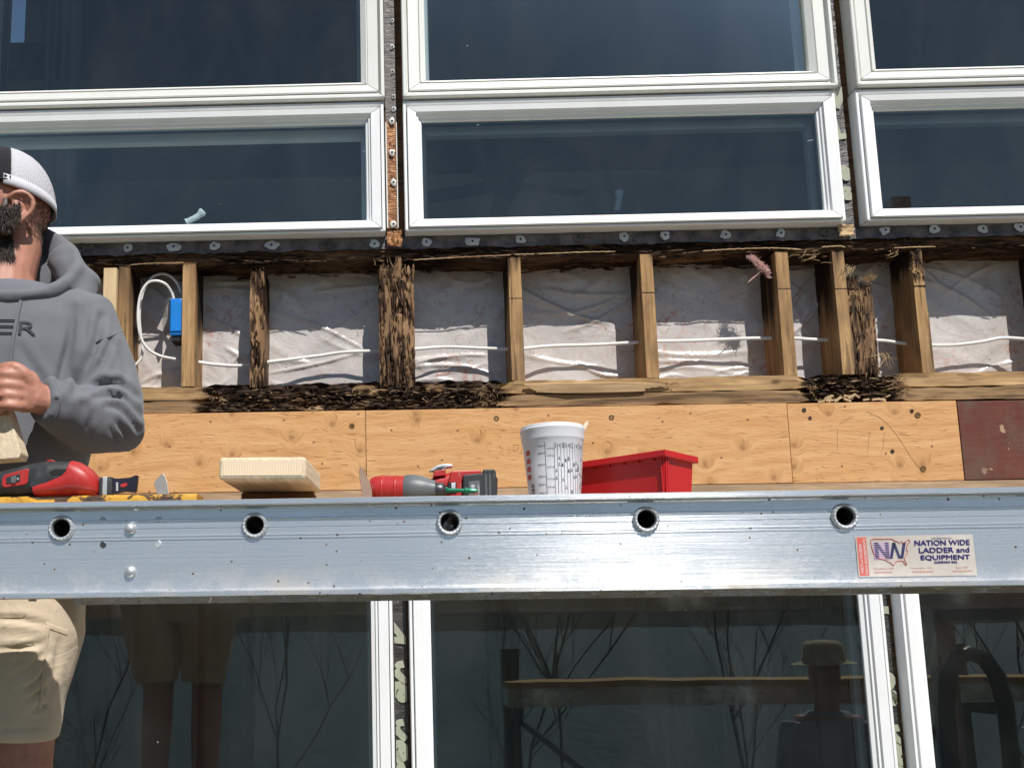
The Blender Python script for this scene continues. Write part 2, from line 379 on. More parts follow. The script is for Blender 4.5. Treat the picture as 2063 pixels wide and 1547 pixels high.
def alu(name, base=(.80, .82, .85), rough=.19, dirt=1.):
    a = Mat(name, rough, base, .78); c = a.co()
    ln = a.noise(a.co((.02, 1, 1)), 260, 5, .65); bl = a.noise(c, 6, 5, .65)
    col = a.mix(a.ramp(bl, [(.4, 0.), (.7, .45)]), base, (.74, .76, .79))
    if dirt:
        z = a.n('SeparateXYZ', Vector=c).outputs[2]
        low = a.ramp(a.math('SUBTRACT', 4.62, z), [(.02, .08), (.068, 1.)])
        mud = a.math('MULTIPLY', a.ramp(a.noise(c, 11, 7, .72), [(.42, 0.), (.68, .75)]), low)
        col = a.mix(mud, col, (.30, .25, .18))
        sp = a.n('TexVoronoi', {'feature': 'F1'}, Vector=c, Scale=55.); sd = a.n('SeparateColor', Color=sp.outputs['Color']).outputs[0]
        spm = a.math('MULTIPLY', a.ramp(a.math('ADD', sp.outputs['Distance'], a.math('MULTIPLY', a.noise(c, 200, 3), .14)), [(.15, 1.), (.20, 0.)]), a.math('GREATER_THAN', a.math('ADD', sd, a.math('MULTIPLY', low, .40)), .52))
        col = a.mix(spm, col, (.10, .065, .045))
        scr = a.math('MULTIPLY', a.ramp(a.noise(a.co((1, 1, .35)), 34, 5, .7, 2.2), [(.66, 0.), (.71, 1.)]), a.ramp(bl, [(.45, 0.), (.6, .8)]))
        col = a.mix(scr, col, (.93, .95, .97))
        dull = a.math('MAXIMUM', mud, spm); a.set('Metallic', a.ramp(dull, [(.0, .78), (.8, .1)]))
        a.set('Roughness', a.math('ADD', a.ramp(ln, [(.3, rough*.85), (.8, rough*1.25)]), a.math('MULTIPLY', dull, .22)))
    a.set('Base Color', col); a.bump(ln, .42, .0010)
    a.set('Anisotropic', 1.); a.set('Tangent', a.n('CombineXYZ', X=0., Y=0., Z=1.).outputs[0]); return a.m
M_ALU = alu('brushed_aluminium')
M_STEEL = simple('zinc_steel', (.58, .60, .62), .5, .7, .15, .4, 300)
M_DARKST = simple('dark_steel', (.12, .12, .125), .4, .8, .3)
M_BLADE = simple('dull_blade_steel', (.30, .28, .25), .42, .8, .25)
M_BRASS = simple('gold_screw', (.16, .09, .03), .45, .3, .2); M_HOLE = simple('nail_hole', (.04, .02, .012), .8)
M_BLACKHOLE = simple('dark_recess', (.012, .011, .01), .9)
def toolplastic(name, col, rough=.42):
    a = Mat(name, rough, col); c = a.co()
    col2 = a.mix(a.ramp(a.noise(c, 30, 6, .7), [(.5, 0.), (.75, .35)]), col, tuple(.6*x+.12 for x in col))
    col2 = a.mix(a.ramp(a.noise(a.co((1, 1, .3)), 60, 5, .75, 2.), [(.66, 0.), (.72, .7)]), col2, (.5, .42, .38))
    a.set('Base Color', col2); a.bump(a.noise(c, 350, 2), .12, .0006); return a.m
M_TRED = toolplastic('red_tool_plastic', (.42, .022, .018)); M_TBLK = toolplastic('black_tool_rubber', (.022, .024, .026), .6)
M_TGREY = toolplastic('grey_tool_plastic', (.11, .12, .125), .45); M_GREEN = simple('green_bit', (.0, .17, .09), .35, .3)
M_BINRED = simple('red_bin_plastic', (.50, .014, .016), .32, 0, .06, .05, 90)
M_WHITE = simple('white_print', (.75, .75, .75), .5, 0, .04)
M_BLUEBOX = simple('blue_box_plastic', (.008, .19, .60), .35, 0, .08)
M_CABLE = simple('white_cable', (.68, .66, .62), .45, 0, .12)
M_PINK = simple('pink_insulation', (.62, .40, .36), .95, 0, .25, .8, 60)
M_INK = simple('blue_ink', (.02, .015, .14), .5, 0, .05); M_INKBK = simple('dark_ink', (.05, .05, .07), .5)
M_INKRED = simple('salmon_red_ink', (.62, .13, .10), .5, 0, .12); M_INKPALE = simple('faded_red_ink', (.55, .22, .17), .5)
M_STICK = simple('dirty_sticker_paper', (.56, .51, .46), .5, 0, .18)
def yellowrust():
    a = Mat('rusty_yellow_paint', .55); c = a.co()
    f = a.noise(c, 38, 5, .65, .6)
    col = a.ramp(f, [(.40, (.055, .035, .025)), (.46, (.12, .06, .02)), (.48, (.55, .28, .03)), (.7, (.62, .36, .05))])
    a.set('Base Color', col); a.bump(f, .5, .003); return a.m
M_YEL = yellowrust()
def cupplastic():
    a = Mat('milky_cup_plastic', .35, (.72, .73, .76)); a.set('Subsurface Weight', .25); a.set('Subsurface Radius', (.02, .02, .02)); a.set('Subsurface Scale', .3)
    return a.m
M_CUP = cupplastic()
def cloth(name, col, weave=900, fold=.35, var=.12, rough=.9):
    a = Mat(name, rough, col, 0, .15); c = a.co(); f = a.noise(c, 8, 6, .6)
    a.set('Base Color', a.ramp(f, [(.3, tuple(x*(1-var) for x in col)), (.7, tuple(x*(1+var) for x in col))]))
    b = a.bump(a.noise(c, 22, 5, .6, .8), fold, .012); a.bump(a.noise(c, weave, 2), .25, .0008, b)
    a.set('Sheen Weight', .15); return a.m
M_HOOD = cloth('grey_hoodie_fleece', (.15, .155, .172), 900, .10, .07); M_KHAKI = cloth('khaki_cotton', (.58, .48, .36), 700, .3)
M_PRINT = simple('dark_shirt_print', (.035, .037, .045), .8)
M_BLKCLOTH = cloth('black_cap_cotton', (.018, .018, .022))
def meshcap():
    a = Mat('white_cap_mesh', .8, (.78, .77, .8)); c = a.co()
    v = a.n('TexVoronoi', {'feature': 'F1'}, Vector=c, Scale=330., Randomness=.15).outputs['Distance']
    a.set('Base Color', a.ramp(v, [(.18, (.22, .215, .24)), (.42, (.54, .535, .57))])); a.bump(v, .6, .001); return a.m
M_CAPMESH = meshcap(); M_CAPBAND = cloth('white_cap_band', (.56, .555, .60), 900, .15, .04)
def skinmat():
    a = Mat('sunburned_skin', .5, (.50, .25, .17)); c = a.co(); f = a.noise(c, 30, 5, .6)  # sunburned red-brown tone, mottled by noise
    a.set('Base Color', a.ramp(f, [(.3, (.36, .15, .10)), (.7, (.49, .235, .16))])); a.set('Subsurface Weight', .15); a.set('Subsurface Radius', (.01, .004, .002))
    a.set('Subsurface Scale', .5); a.bump(a.noise(c, 260, 4), .25, .001); return a.m
M_SKIN = skinmat(); M_HAIR = simple('dark_beard_hair', (.05, .038, .032), .6, 0, .5)
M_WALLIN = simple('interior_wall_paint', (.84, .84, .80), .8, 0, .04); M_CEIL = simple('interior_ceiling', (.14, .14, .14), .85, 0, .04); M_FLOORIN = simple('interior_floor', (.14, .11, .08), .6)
M_CURT = simple('grey_curtain', (.20, .215, .205), .85, 0, .08); M_FAN = simple('dark_fan', (.025, .025, .028), .5)
# ================================================================== SETTING
def gmat(name, c1, c2, scale, rough=.95):
    a = Mat(name, rough, c1, 0, .2); c = a.co(); a.set('Base Color', a.mix(a.ramp(a.noise(c, scale, 8, .7), [(.35, 0.), (.65, 1.)]), c1, c2)); a.bump(a.noise(c, scale*8, 5), .5, .05); return a.m
M_GRASS = gmat('rough_lawn', (.045, .06, .018), (.10, .085, .04), .8)
M_HILL = gmat('wooded_hill', (.014, .02, .02), (.028, .034, .032), .02)
a = Mat('lake_water', .25, (.006, .016, .026), 0., .25); a.bump(a.noise(a.co((1, .35, 1)), .7, 5, .6), 1., .5); M_WATER = a.m
def grid_obj(name, x0, x1, y0, y1, nx, ny, zf, mat, smooth=180):
    vs = [(x0+(x1-x0)*i/nx, y0+(y1-y0)*j/ny, zf(x0+(x1-x0)*i/nx, y0+(y1-y0)*j/ny)) for j in range(ny+1) for i in range(nx+1)]
    fs = [(j*(nx+1)+i, j*(nx+1)+i+1, (j+1)*(nx+1)+i+1, (j+1)*(nx+1)+i) for j in range(ny) for i in range(nx)]
    me = bpy.data.meshes.new(name); me.from_pydata(vs, [], fs); me.update(); return put(link_mesh(name, me, mat, None, smooth), kind='structure')
grid_obj('ground', -300, 300, -34, 120, 60, 40, lambda x, y: -.06*max(0, -y-6)+.25*noise.noise(Vector((x, y, 0))*.15)*(1 if y < -6 else 0), M_GRASS)
grid_obj('lake', -2500, 2500, -2500, -30, 4, 4, lambda x, y: -1.35, M_WATER)
grid_obj('hills', -2500, 2500, -2500, -1900, 80, 12, lambda x, y: -3+130*max(0, (-1900-y)/600)*(.6+.5*noise.noise(Vector((x*.0022, 1, 0)))+.15*noise.noise(Vector((x*.02, y*.02, 0)))), M_HILL)
# ================================================================== HOUSE
house = empty('house', (0, 0, 0), 'lake house with white windows, its wall opened to the rotten studs', 'house')
def ring_mb(rect, prof):
    x0, x1, z0, z1 = rect; mb = MB(); g = .0009
    def corners(l, b, t, y, r=None):
        r = l if r is None else r
        return [Vector((x0+l, y, z0+b)), Vector((x1-r, y, z0+b)), Vector((x1-r, y, z1-t)), Vector((x0+l, y, z1-t))]
    cs = [corners(*p) for p in prof]
    for s in range(4):
        d = (cs[0][(s+1) % 4]-cs[0][s]).normalized()*g; vs = []; n = len(cs)
        for c in cs: vs += [c[s]+d, c[(s+1) % 4]-d]
        mb.add(vs, [(2*k, 2*k+1, 2*k+3, 2*k+2) for k in range(n-1)])
    return mb
FIX_FRAME = [(0, 0, 0, .03), (0, 0, 0, -.060), (.003, .003, .003, -.063), (.010, .010, .010, -.063), (.012, .014, .012, -.050), (.016, .024, .016, -.046), (.018, .026, .018, -.040), (.022, .03, .022, -.040)]
FIX_SASH = [(.019, .026, .019, -.02), (.019, .027, .019, -.050), (.021, .029, .021, -.052), (.051, .050, .051, -.050), (.052, .051, .052, -.045), (.055, .053, .055, -.045), (.056, .054, .056, -.051), (.073, .0655, .073, -.038), (.074, .0665, .074, -.018)]
AWN_FRAME = [(0, 0, 0, .03), (0, 0, 0, -.046), (.002, .002, .002, -.049), (.009, .006, .009, -.049), (.010, .007, .010, -.034), (.016, .012, .016, -.034)]
AWN_SASH = [(.012, .009, .022, -.02), (.012, .009, .022, -.054), (.014, .011, .024, -.057), (.040, .033, .040, -.054), (.042, .035, .047, -.046), (.048, .037, .052, -.044), (.049, .038, .053, -.038), (.056, .042, .062, -.036), (.060, .045, .068, -.024)]
def window(kind, rect, label, frame, sash, gy, handle=None):
    w_ = bpy.data.objects.new(kind, None); COL.objects.link(w_); w_.parent = house; w_['label'] = label; V_ = M_VINYL2 if kind == 'fixed_window' else M_VINYL
    ring_mb(rect, frame).obj('frame', V_, w_, 30); ring_mb(rect, sash).obj('sash', V_, w_, 30)
    l, b, t = sash[-1][:3]; x0, x1, z0, z1 = rect
    MB().add([(x0+l-.004, gy, z0+b-.004), (x1-l+.004, gy, z0+b-.004), (x1-l+.004, gy, z1-t+.004), (x0+l-.004, gy, z1-t+.004)], [(0, 1, 2, 3)]).obj('glass_pane', M_GLASS, w_)
    ring_mb((x0+l-.012, x1-l+.012, z0+b-.01, z1-t+.012), [(.0, .0, .0, .03), (0, 0, 0, .018), (.022, .016, .03, .014), (.026, .02, .036, .03)]).obj('inner_frame', M_VINYL, w_, 30)
    if handle:
        hp = [P(*q) for q in handle]
        MB().tube(catmull(hp, 5), [.013]+[.010]*(len(catmull(hp, 5))-5)+[.012, .014, .015, .012], 10, flat=.6).obj('crank_handle', M_VINYL, w_, 60)
    return w_
ZT = 7.62
window('fixed_window', (-1.32, .016, 6.128, ZT), 'tall fixed window above the man in the cap', FIX_FRAME, FIX_SASH, -.022)
window('fixed_window', (.073, 1.412, 6.128, ZT), 'tall fixed window above the window with the ceiling fan behind', FIX_FRAME, FIX_SASH, -.022)
window('fixed_window', (1.470, 2.81, 6.128, ZT), 'tall fixed window beside the crinkled grey tape', FIX_FRAME, FIX_SASH, -.022)
window('awning_window', (-1.32, .012, 5.696, 6.122), 'low awning window behind the white cap', AWN_FRAME, AWN_SASH, -.030, [(375, 448, .012), (398, 436, .01), (410, 425, .008)])
window('awning_window', (.072, 1.405, 5.696, 6.122), 'low awning window with a ceiling fan behind it', AWN_FRAME, AWN_SASH, -.030, [(1242, 425, .012), (1247, 402, .01), (1247, 384, .008)])
window('awning_window', (1.467, 2.80, 5.696, 6.122), 'low awning window beside the grey tape with pale letters', AWN_FRAME, AWN_SASH, -.030)
LOW = [(0, 0, 0, .03), (0, 0, 0, -.048), (.002, .002, .002, -.052), (.009, .009, .009, -.052), (.010, .010, .010, -.036), (.014, .014, .014, -.036)]
LOWS = [(.012, .012, .012, -.02), (.012, .012, .012, -.053), (.014, .014, .014, -.056), (.040, .040, .040, -.054), (.042, .042, .042, -.046), (.049, .049, .049, -.046), (.050, .050, .050, -.040), (.062, .062, .062, -.036), (.064, .064, .064, -.024)]
window('lower_window', (-1.32, .013, 2.55, 4.83), 'lower storey window behind the man in shorts', LOW, LOWS, -.030)
window('lower_window', (.060, 1.409, 2.55, 4.83), 'lower storey window reflecting the bare tree', LOW, LOWS, -.030)
window('lower_window', (1.456, 2.80, 2.55, 4.83), 'lower storey window under the ladder sticker', LOW, LOWS, -.030)
# posts and strips between the windows
for gx0, gx1 in ((.012, .073), (1.405, 1.470)):
    MB().box(gx0-.03, gx1+.03, .001, .14, 5.70, ZT+.1).obj('post', M_HEAD, house)
    MB().box(gx0-.03, gx1+.03, .001, .14, 2.4, 4.86).obj('post', M_HEAD, house)
def strip(name, mat, x0, x1, z0, z1, y, wr=.0025, seed=0, wav=.0015, parent=house):
    nx, nz = 6, max(8, int((z1-z0)/.008)); vs = []; fs = []
    for j in range(nz+1):
        z = z0+(z1-z0)*j/nz
        for i in range(nx+1):
            x = x0+(x1-x0)*i/nx; e = wav*noise.noise(Vector((seed, z*40, i//6)))
            q = Vector((x*25+seed, 0, z*55)); dy = wr*abs(noise.noise(q))+wr*.6*noise.noise(q*2.3)
            vs.append((x+(e if i in (0, nx) else 0), y-dy, z))
    for j in range(nz):
        for i in range(nx): fs.append((j*(nx+1)+i, j*(nx+1)+i+1, (j+1)*(nx+1)+i+1, (j+1)*(nx+1)+i))
    me = bpy.data.meshes.new(name); me.from_pydata(vs, [], fs); me.update(); return link_mesh(name, me, mat, parent, 180)
t1 = strip('membrane_strip', M_TAPE2, .018, .052, 6.075, ZT, -.008, .002, 3)
t1b = strip('membrane_strip', M_COPPER, .018, .050, 5.72, 6.075, -.010, .005, 9); t1b['label'] = 'crinkled copper brown tape with white edges'
t2 = strip('membrane_strip', M_TAPE, 1.412, 1.447, 6.06, ZT, -.006, .006, 5); t2['label'] = 'crinkled grey foil tape'
t2b = strip('membrane_strip', M_TAPE, 1.407, 1.448, 5.70, 6.06, -.006, .004, 15)
t3 = strip('membrane_strip', M_TAPEL, .014, .052, 2.56, 4.84, -.008, .0025, 25)
t4 = strip('membrane_strip', M_TAPEL, 1.410, 1.443, 2.56, 4.84, -.008, .0025, 35)
MB().tube([(.0185, -.012, 5.722), (.0185, -.013, 6.07)], .0028, 6).obj('sealant_bead', M_SEALW, t1b, 60)
MB().tube([(.0505, -.012, 5.722), (.051, -.013, 6.07)], .0022, 6).obj('sealant_bead', M_SEALW, t1b, 60)
def blob(name, mat, parent, c, rx, rz, y, seed, hole=True, th=.0025):
    n = 22; mb = MB(); r = []
    for i in range(n):
        a = 2*math.pi*i/n; k = 1+.35*noise.noise(Vector((math.cos(a)*1.5+seed, math.sin(a)*1.5, seed)))+.12*noise.noise(Vector((math.cos(a)*4, math.sin(a)*4, seed)))
        r.append((c.x+rx*k*math.cos(a), c.z+rz*k*math.sin(a)))
    rin = [(c.x+(x-c.x)*.75, c.z+(z-c.z)*.75) for x, z in r]
    mb.rings([[Vector((x, y+.002, z)) for x, z in r], [Vector((x, y, z)) for x, z in r], [Vector((x, y-th, z)) for x, z in rin]], 0, True)
    if hole: mb.lathe([(.0035, -.001), (.0035, .0012), (.001, .0016)], 8, Matrix.Translation((c.x, y-th, c.z)) @ Matrix.Rotation(R(90), 4, 'X'), 1)
    return mb.obj(name, [mat, M_BLACKHOLE], parent, 50)
for k, (u, v) in enumerate(((790, 245), (790, 308), (793, 368), (793, 452))):
    blob('sealant_dab', M_SEALW, t1b, P(u, v, -.015), .0095, .012, -.016, k*3.1)
for k, (u, v) in enumerate(((790, 42), (790, 95), (791, 145), (793, 195), (793, 220))):
    blob('sealant_dab', M_SEAL, t1, P(u, v, -.012), .007, .009, -.011, k*4.3+50)
# pale letters printed on the tapes, clipped to the strip
def glyph(ch, size, cx, cz, ang, x0, x1, y, parent, mat=M_LETTER, sx=1.):
    me = text_mesh(ch, size, .0055, 'CENTER'); bm = bmesh.new(); bm.from_mesh(me)
    M = Matrix.Translation((cx, y, cz)) @ Matrix.Rotation(R(90), 4, 'X') @ Matrix.Rotation(R(ang), 4, 'Z') @ Matrix.Translation((0, -size*.28, 0)) @ Matrix.Diagonal((sx, 1, 1, 1))
    bm.transform(M)
    for co, no in ((x0, -1), (x1, 1)):
        bmesh.ops.bisect_plane(bm, geom=bm.verts[:]+bm.edges[:]+bm.faces[:], plane_co=(co, 0, 0), plane_no=(no, 0, 0), clear_outer=True)
    isl = []; seen = set()
    for v0 in bm.verts:                                  # keep the largest clipped piece of the letter
        if v0 in seen: continue
        st_ = [v0]; cur = []; seen.add(v0)
        while st_:
            q_ = st_.pop(); cur.append(q_)
            for e_ in q_.link_edges:
                o_ = e_.other_vert(q_)
                if o_ not in seen: seen.add(o_); st_.append(o_)
        isl.append(cur)
    isl.sort(key=len); bmesh.ops.delete(bm, geom=[v for c_ in isl[:-1] for v in c_], context='VERTS')
    bm.to_mesh(me); bm.free()
    if not me.vertices: return
    link_mesh('printed_letter', me, mat, parent)
for ch, sz, v, an in (('O', .11, 1224, 10), ('V', .085, 1285, 60), ('r', .11, 1352, 45), ('a', .11, 1388, 45), ('r', .10, 1468, 45), ('a', .11, 1506, 45), ('V', .08, 1545, 45)):
    q = P(806, v, -.012); glyph(ch, sz, q.x-.001, q.z, an, .017, .050, -.0125, t3)
for ch, sz, v, an in (('O', .12, 1258, -20), ('P', .11, 1385, 45), ('e', .07, 1402, -30), ('r', .09, 1478, 45), ('a', .12, 1512, 45), ('I', .07, 1545, 45)):
    q = P(1795, v, -.012); glyph(ch, sz, 1.428, q.z, an, 1.412, 1.441, -.0125, t4)
for ch, sz, v, an in (('V', .09, 200, 0), ('L', .09, 262, 10), ('a', .09, 345, 45), ('e', .08, 388, 45)):
    q = P(1708, v, -.012); glyph(ch, sz, 1.429, q.z, an, 1.409, 1.446, -.0125, t2b)
# horizontal flashing under the sills, with sealed nail heads
nx, nz = 420, 4; vs = []; fs = []
for j in range(nz+1):
    for i in range(nx+1):
        x = -1.9+4.5*i/nx; z = 5.6555+.040*j/nz
        if j == 0: z += .006*noise.noise(Vector((x*14, 3, 0)))+.004*noise.noise(Vector((x*55, 3, 0)))
        dy = .003*abs(noise.noise(Vector((x*30, z*60, 1))))+(.012*max(0, noise.noise(Vector((x*9, 7, 0)))-.15) if j == 0 else 0)
        vs.append((x, -.006-dy, z))
for j in range(nz):
    for i in range(nx): fs.append((j*(nx+1)+i, j*(nx+1)+i+1, (j+1)*(nx+1)+i+1, (j+1)*(nx+1)+i))
me = bpy.data.meshes.new('flashing_strip'); me.from_pydata(vs, [], fs); me.update(); fl = link_mesh('flashing_strip', me, M_MEMB, house, 180)
for k, (u, v) in enumerate(((165, 500), (257.6, 499.7), (350, 497.5), (431.6, 496), (547, 494), (658, 494), (755, 492), (859, 488), (952, 486.5), (1048.6, 482.6), (1165, 479), (1257, 477), (1340, 474.5), (1462, 473), (1573, 470), (1665, 468), (1783, 464), (1882, 461.5), (1980, 461), (2055, 458))):
    big = 1.5 if k in (2, 4, 5, 8, 15) else 1.
    blob('sealant_dab', M_SEAL if k % 5 else M_TAPE, fl, P(u, v, -.011), .0155*big, .0138, -.0115, k*2.7+9)
# crumpled torn foil pieces at the posts
def torn(name, mat, cx, cz, w_, h_, y, seed, parent):
    mb = MB(); n = 9; vs = []; fs = []
    for j in range(n+1):
        for i in range(n+1):
            a, b = i/n-.5, j/n-.5; q = Vector((a*4+seed, b*4, seed))
            e = 1+.25*noise.noise(q*1.5)
            vs.append((cx+a*w_*e, y-.010*abs(noise.noise(q*1.6)), cz+b*h_*e))
    for j in range(n):
        for i in range(n): fs.append((j*(n+1)+i, j*(n+1)+i+1, (j+1)*(n+1)+i+1, (j+1)*(n+1)+i))
    return mb.add(vs, fs).obj(name, mat, parent, 40)
q = P(795, 482, -.02); torn('torn_tape', M_COPPER, q.x, q.z, .045, .05, -.022, 2.2, house)
q = P(1705, 465, -.02); torn('torn_tape', M_PALE, q.x, q.z, .048, .036, -.020, 8.2, house)
# header above the studs, rotten and dark
timber('header', M_HEAD, house, -1.9, 2.6, .0, .145, 5.624, 5.70, 'x', .009, lambda x, y, z: .5+.75*noise.noise(Vector((x*4, y*10, z*16))), .030, seed=3)
# pale torn strip along the lower front edge of the header
def sliver(name, mat, pts, r, seed=0, parent=house, kind=None):
    pp = [p+Vector((0, 0, .0025*noise.noise(Vector((k*.9, seed, 0))))) for k, p in enumerate(catmull(pts, 14))]; r *= .45; rr = [(r*(.5+.5*abs(noise.noise(Vector((k*.7+seed, 0, 0)))))*(1 if 0 < k < len(pp)-1 else .25), r*.5) for k in range(len(pp))]
    o = MB().tube(pp, rr, 6).obj(name, mat, parent, 50)
    if kind: o['kind'] = kind
    return o
sliver('split_strip', M_TRIM, [P(832, 524, -.004), P(900, 520, -.006), P(960, 517, -.004), P(1030, 514, -.004)], .006, 1)
sliver('split_strip', M_PALE, [P(1035, 513, -.004), P(1100, 511, -.005), P(1180, 508, -.004), P(1240, 507, -.004)], .006, 4)
sliver('split_strip', M_PALE, [P(1415, 506, -.004), P(1480, 502, -.006), P(1560, 500, -.006), P(1615, 503, -.004)], .007, 7)
sliver('split_strip', M_PALE, [P(1655, 498, -.004), P(1690, 496, -.008), P(1702, 498, -.004)], .008, 9)
sliver('split_strip', M_PALE, [P(1800, 500, -.004), P(1840, 498, -.008), P(1885, 497, -.004)], .006, 11)
sliver('split_strip', M_PALE, [P(262, 534, -.004), P(300, 531, -.005), P(372, 529, -.004)], .005, 13)
for k in range(46):                                     # torn fibres hanging from header and membrane
    pass
mb = MB(); rnd = random.Random(5)
def fibre(c, d, ln, r):
    d = Vector(d).normalized(); p0 = Vector(c); p1 = p0+d*ln*.5+Vector((rnd.gauss(0, .002), rnd.gauss(0, .002), rnd.gauss(0, .002))); p2 = p0+d*ln+Vector((rnd.gauss(0, .004), rnd.gauss(0, .003), rnd.gauss(0, .004)))
    mb.tube([p0, p1, p2], [r, r*.8, r*.15], 4)
for (u, v, n_, sp, ln, dr) in ((1745, 565, 34, 10, .035, (.5, -.6, .5)), (1725, 590, 16, 9, .03, (-.2, -.6, -.4)), (1640, 515, 8, 18, .05, (-1, -.3, -.45)), (1710, 540, 18, 9, .04, (-.4, -.5, -.9)), (1848, 548, 22, 7, .022, (.1, -.8, -.3)), (1800, 508, 6, 8, .03, (-.6, -.4, -.6)), (1780, 715, 9, 8, .06, (.3, -.3, -1)), (1800, 770, 22, 16, .03, (.6, -.8, .3)), (1640, 785, 12, 12, .03, (-.8, -.7, .1)), (985, 805, 26, 26, .026, (.4, -.8, .2)), (880, 790, 18, 50, .022, (.6, -.8, .1)), (700, 790, 14, 70, .02, (.4, -.9, .2)), (790, 545, 10, 20, .03, (0, -.3, 1)), (440, 800, 8, 20, .02, (.8, -.6, 0)), (1350, 775, 5, 16, .04, (1, -.3, -.1)), (1820, 785, 14, 9, .03, (-.7, -.7, .2))):
    for k in range(int(n_*1.7)):
        c = P(u+rnd.gauss(0, sp*.7), v+rnd.gauss(0, sp*.4), -.002); fibre(c, Vector(dr)+Vector((rnd.gauss(0, .45), rnd.gauss(0, .3), rnd.gauss(0, .45))), ln*rnd.uniform(.4, 1.1), rnd.uniform(.0004, .0011))
o = mb.obj('torn_fibres', M_PALE, house); o['kind'] = 'stuff'
# studs
ZB, ZH = 5.234, 5.624
def r_top_shade(z0, k): return lambda x, y, z: .12+.6*max(0, min(1, (z-z0)*k))+(.62*max(0, min(1, (z-5.30)*4))*min(1, y*16))+.36*noise.noise(Vector((x*30, y*12, z*7)))  # rot at the top, plus shade of the deep upper sides put into colour
def r_all(b, s=0): return lambda x, y, z: b+.6*noise.noise(Vector((x*22+s, y*14, z*6+s)))
def jag(d, s, fr=90): return lambda x, y: d*(.35+.65*abs(noise.noise(Vector((x*fr+s, y*fr*.5, s)))))
timber('stud', M_STUD_NEW, house, P(210, 600).x, P(236, 600).x, -.012, .13, ZB-.04, 5.612, 'z', label='fresh pale new stud')
timber('stud', M_STUD, house, P(238, 600).x, P(260, 600).x, .002, .14, ZB, ZH, 'z', .01, r_top_shade(5.52, 6), .004, seed=1)
timber('stud', M_STUD, house, -.619, -.579, 0, .14, ZB, ZH, 'z', .01, r_top_shade(5.60, 8), .003, seed=2)
timber('stud', M_STUD_ROT, house, -.41, -.364, 0, .14, ZB-.005, ZH, 'z', .007, lambda x, y, z: .34+.8*max(0, (z-5.47)*6)+.8*noise.noise(Vector((x*26, y*14, z*9+3.3)))+(.9 if abs(z-5.33) < .035 and x < -.378 and y < .03 else 0), .028, jag(.03, 2), seed=4, label='rotten blackened stud with a hole')
for k, (x0, x1, d) in enumerate(((-.014, .024, .020), (.0245, .059, .004), (.0595, .096, .020))):
    timber('stud', M_STUD_ROT, house, x0, x1, .001*k, .14, ZB-.014, ZH+(.016 if k == 1 else -.012), 'z', .006, (lambda kk: lambda x, y, z: .33+.9*max(0, (5.37-z)*6)*(1 if kk < 2 else .6)+.25*max(0, (z-5.5)*8)+.95*noise.noise(Vector((x*32+kk, y*14, z*7)))+(.5 if kk == 1 and 5.45 < z < 5.56 else 0))(k), .022, jag(d*1.6, k+.5, 140), seed=7+k, label='rotten split stud, one of a triple post')
timber('stud', M_STUD, house, .387, .426, 0, .14, ZB, ZH, 'z', .01, r_top_shade(5.50, 4), .003, seed=12)
timber('stud', M_STUD, house, .792, .830, 0, .14, ZB, ZH, 'z', .01, r_top_shade(5.53, 6), .004, seed=13)
timber('stud', M_STUD, house, 1.203, 1.242, 0, .14, ZB, ZH, 'z', .01, r_top_shade(5.62, 6), .002, seed=14)
timber('stud', M_STUD, house, 1.376, 1.4115, 0, .14, ZB, ZH, 'z', .008, r_top_shade(5.54, 6), .008, seed=15)
timber('stud', M_STUD_ROT, house, 1.412, 1.4485, .001, .14, ZB, 5.575, 'z', .007, lambda x, y, z: .3+1.2*max(0, (z-5.47)*6)+.6*noise.noise(Vector((x*26, y*12, z*7))), .014, jag(.075, 5, 60), seed=16, label='grey weathered stud with a splintered top')
timber('stud', M_STUD_ROT, house, 1.449, 1.487, 0, .14, ZB, 5.535, 'z', .007, lambda x, y, z: .3+.9*max(0, (5.30-z)*12)*(1 if x > 1.465 else .4)+.6*max(0, (z-5.48)*9)+.5*noise.noise(Vector((x*30, y*10, z*8))), .014, jag(.05, 9, 120), seed=17, label='brown stud broken off with frayed fibres')
timber('stud', M_STUD, house, 1.613, 1.649, 0, .14, ZB, ZH, 'z', .008, lambda x, y, z: .25+.9*max(0, (z-5.52)*9)-.35*max(0, (5.5-z)*8)+.3*noise.noise(Vector((x*30, y*10, z*8))), .02, seed=18, label='stud with a chewed dark top')
timber('stud', M_STUD, house, 2.02, 2.058, 0, .14, ZB, ZH, 'z', .012, r_top_shade(5.5, 4), .003, seed=19)
for x in (-1.22, -1.6, 2.42): timber('stud', M_STUD, house, x, x+.038, 0, .14, ZB, ZH, 'z', .02, r_top_shade(5.5, 4), .002, seed=x)
# saw kerf lines across the studs
for x0, x1, v in ((.387, .426, 601), (.792, .83, 589), (1.203, 1.242, 581), (1.376, 1.4115, 581), (1.412, 1.4485, 580), (1.613, 1.649, 575)):
    z = P((x0*682+782), v).z; MB().box(x0-.0003, x1+.0003, -.0009, .004, z-.0009, z+.0009).obj('saw_cut', M_BLACKHOLE, house)
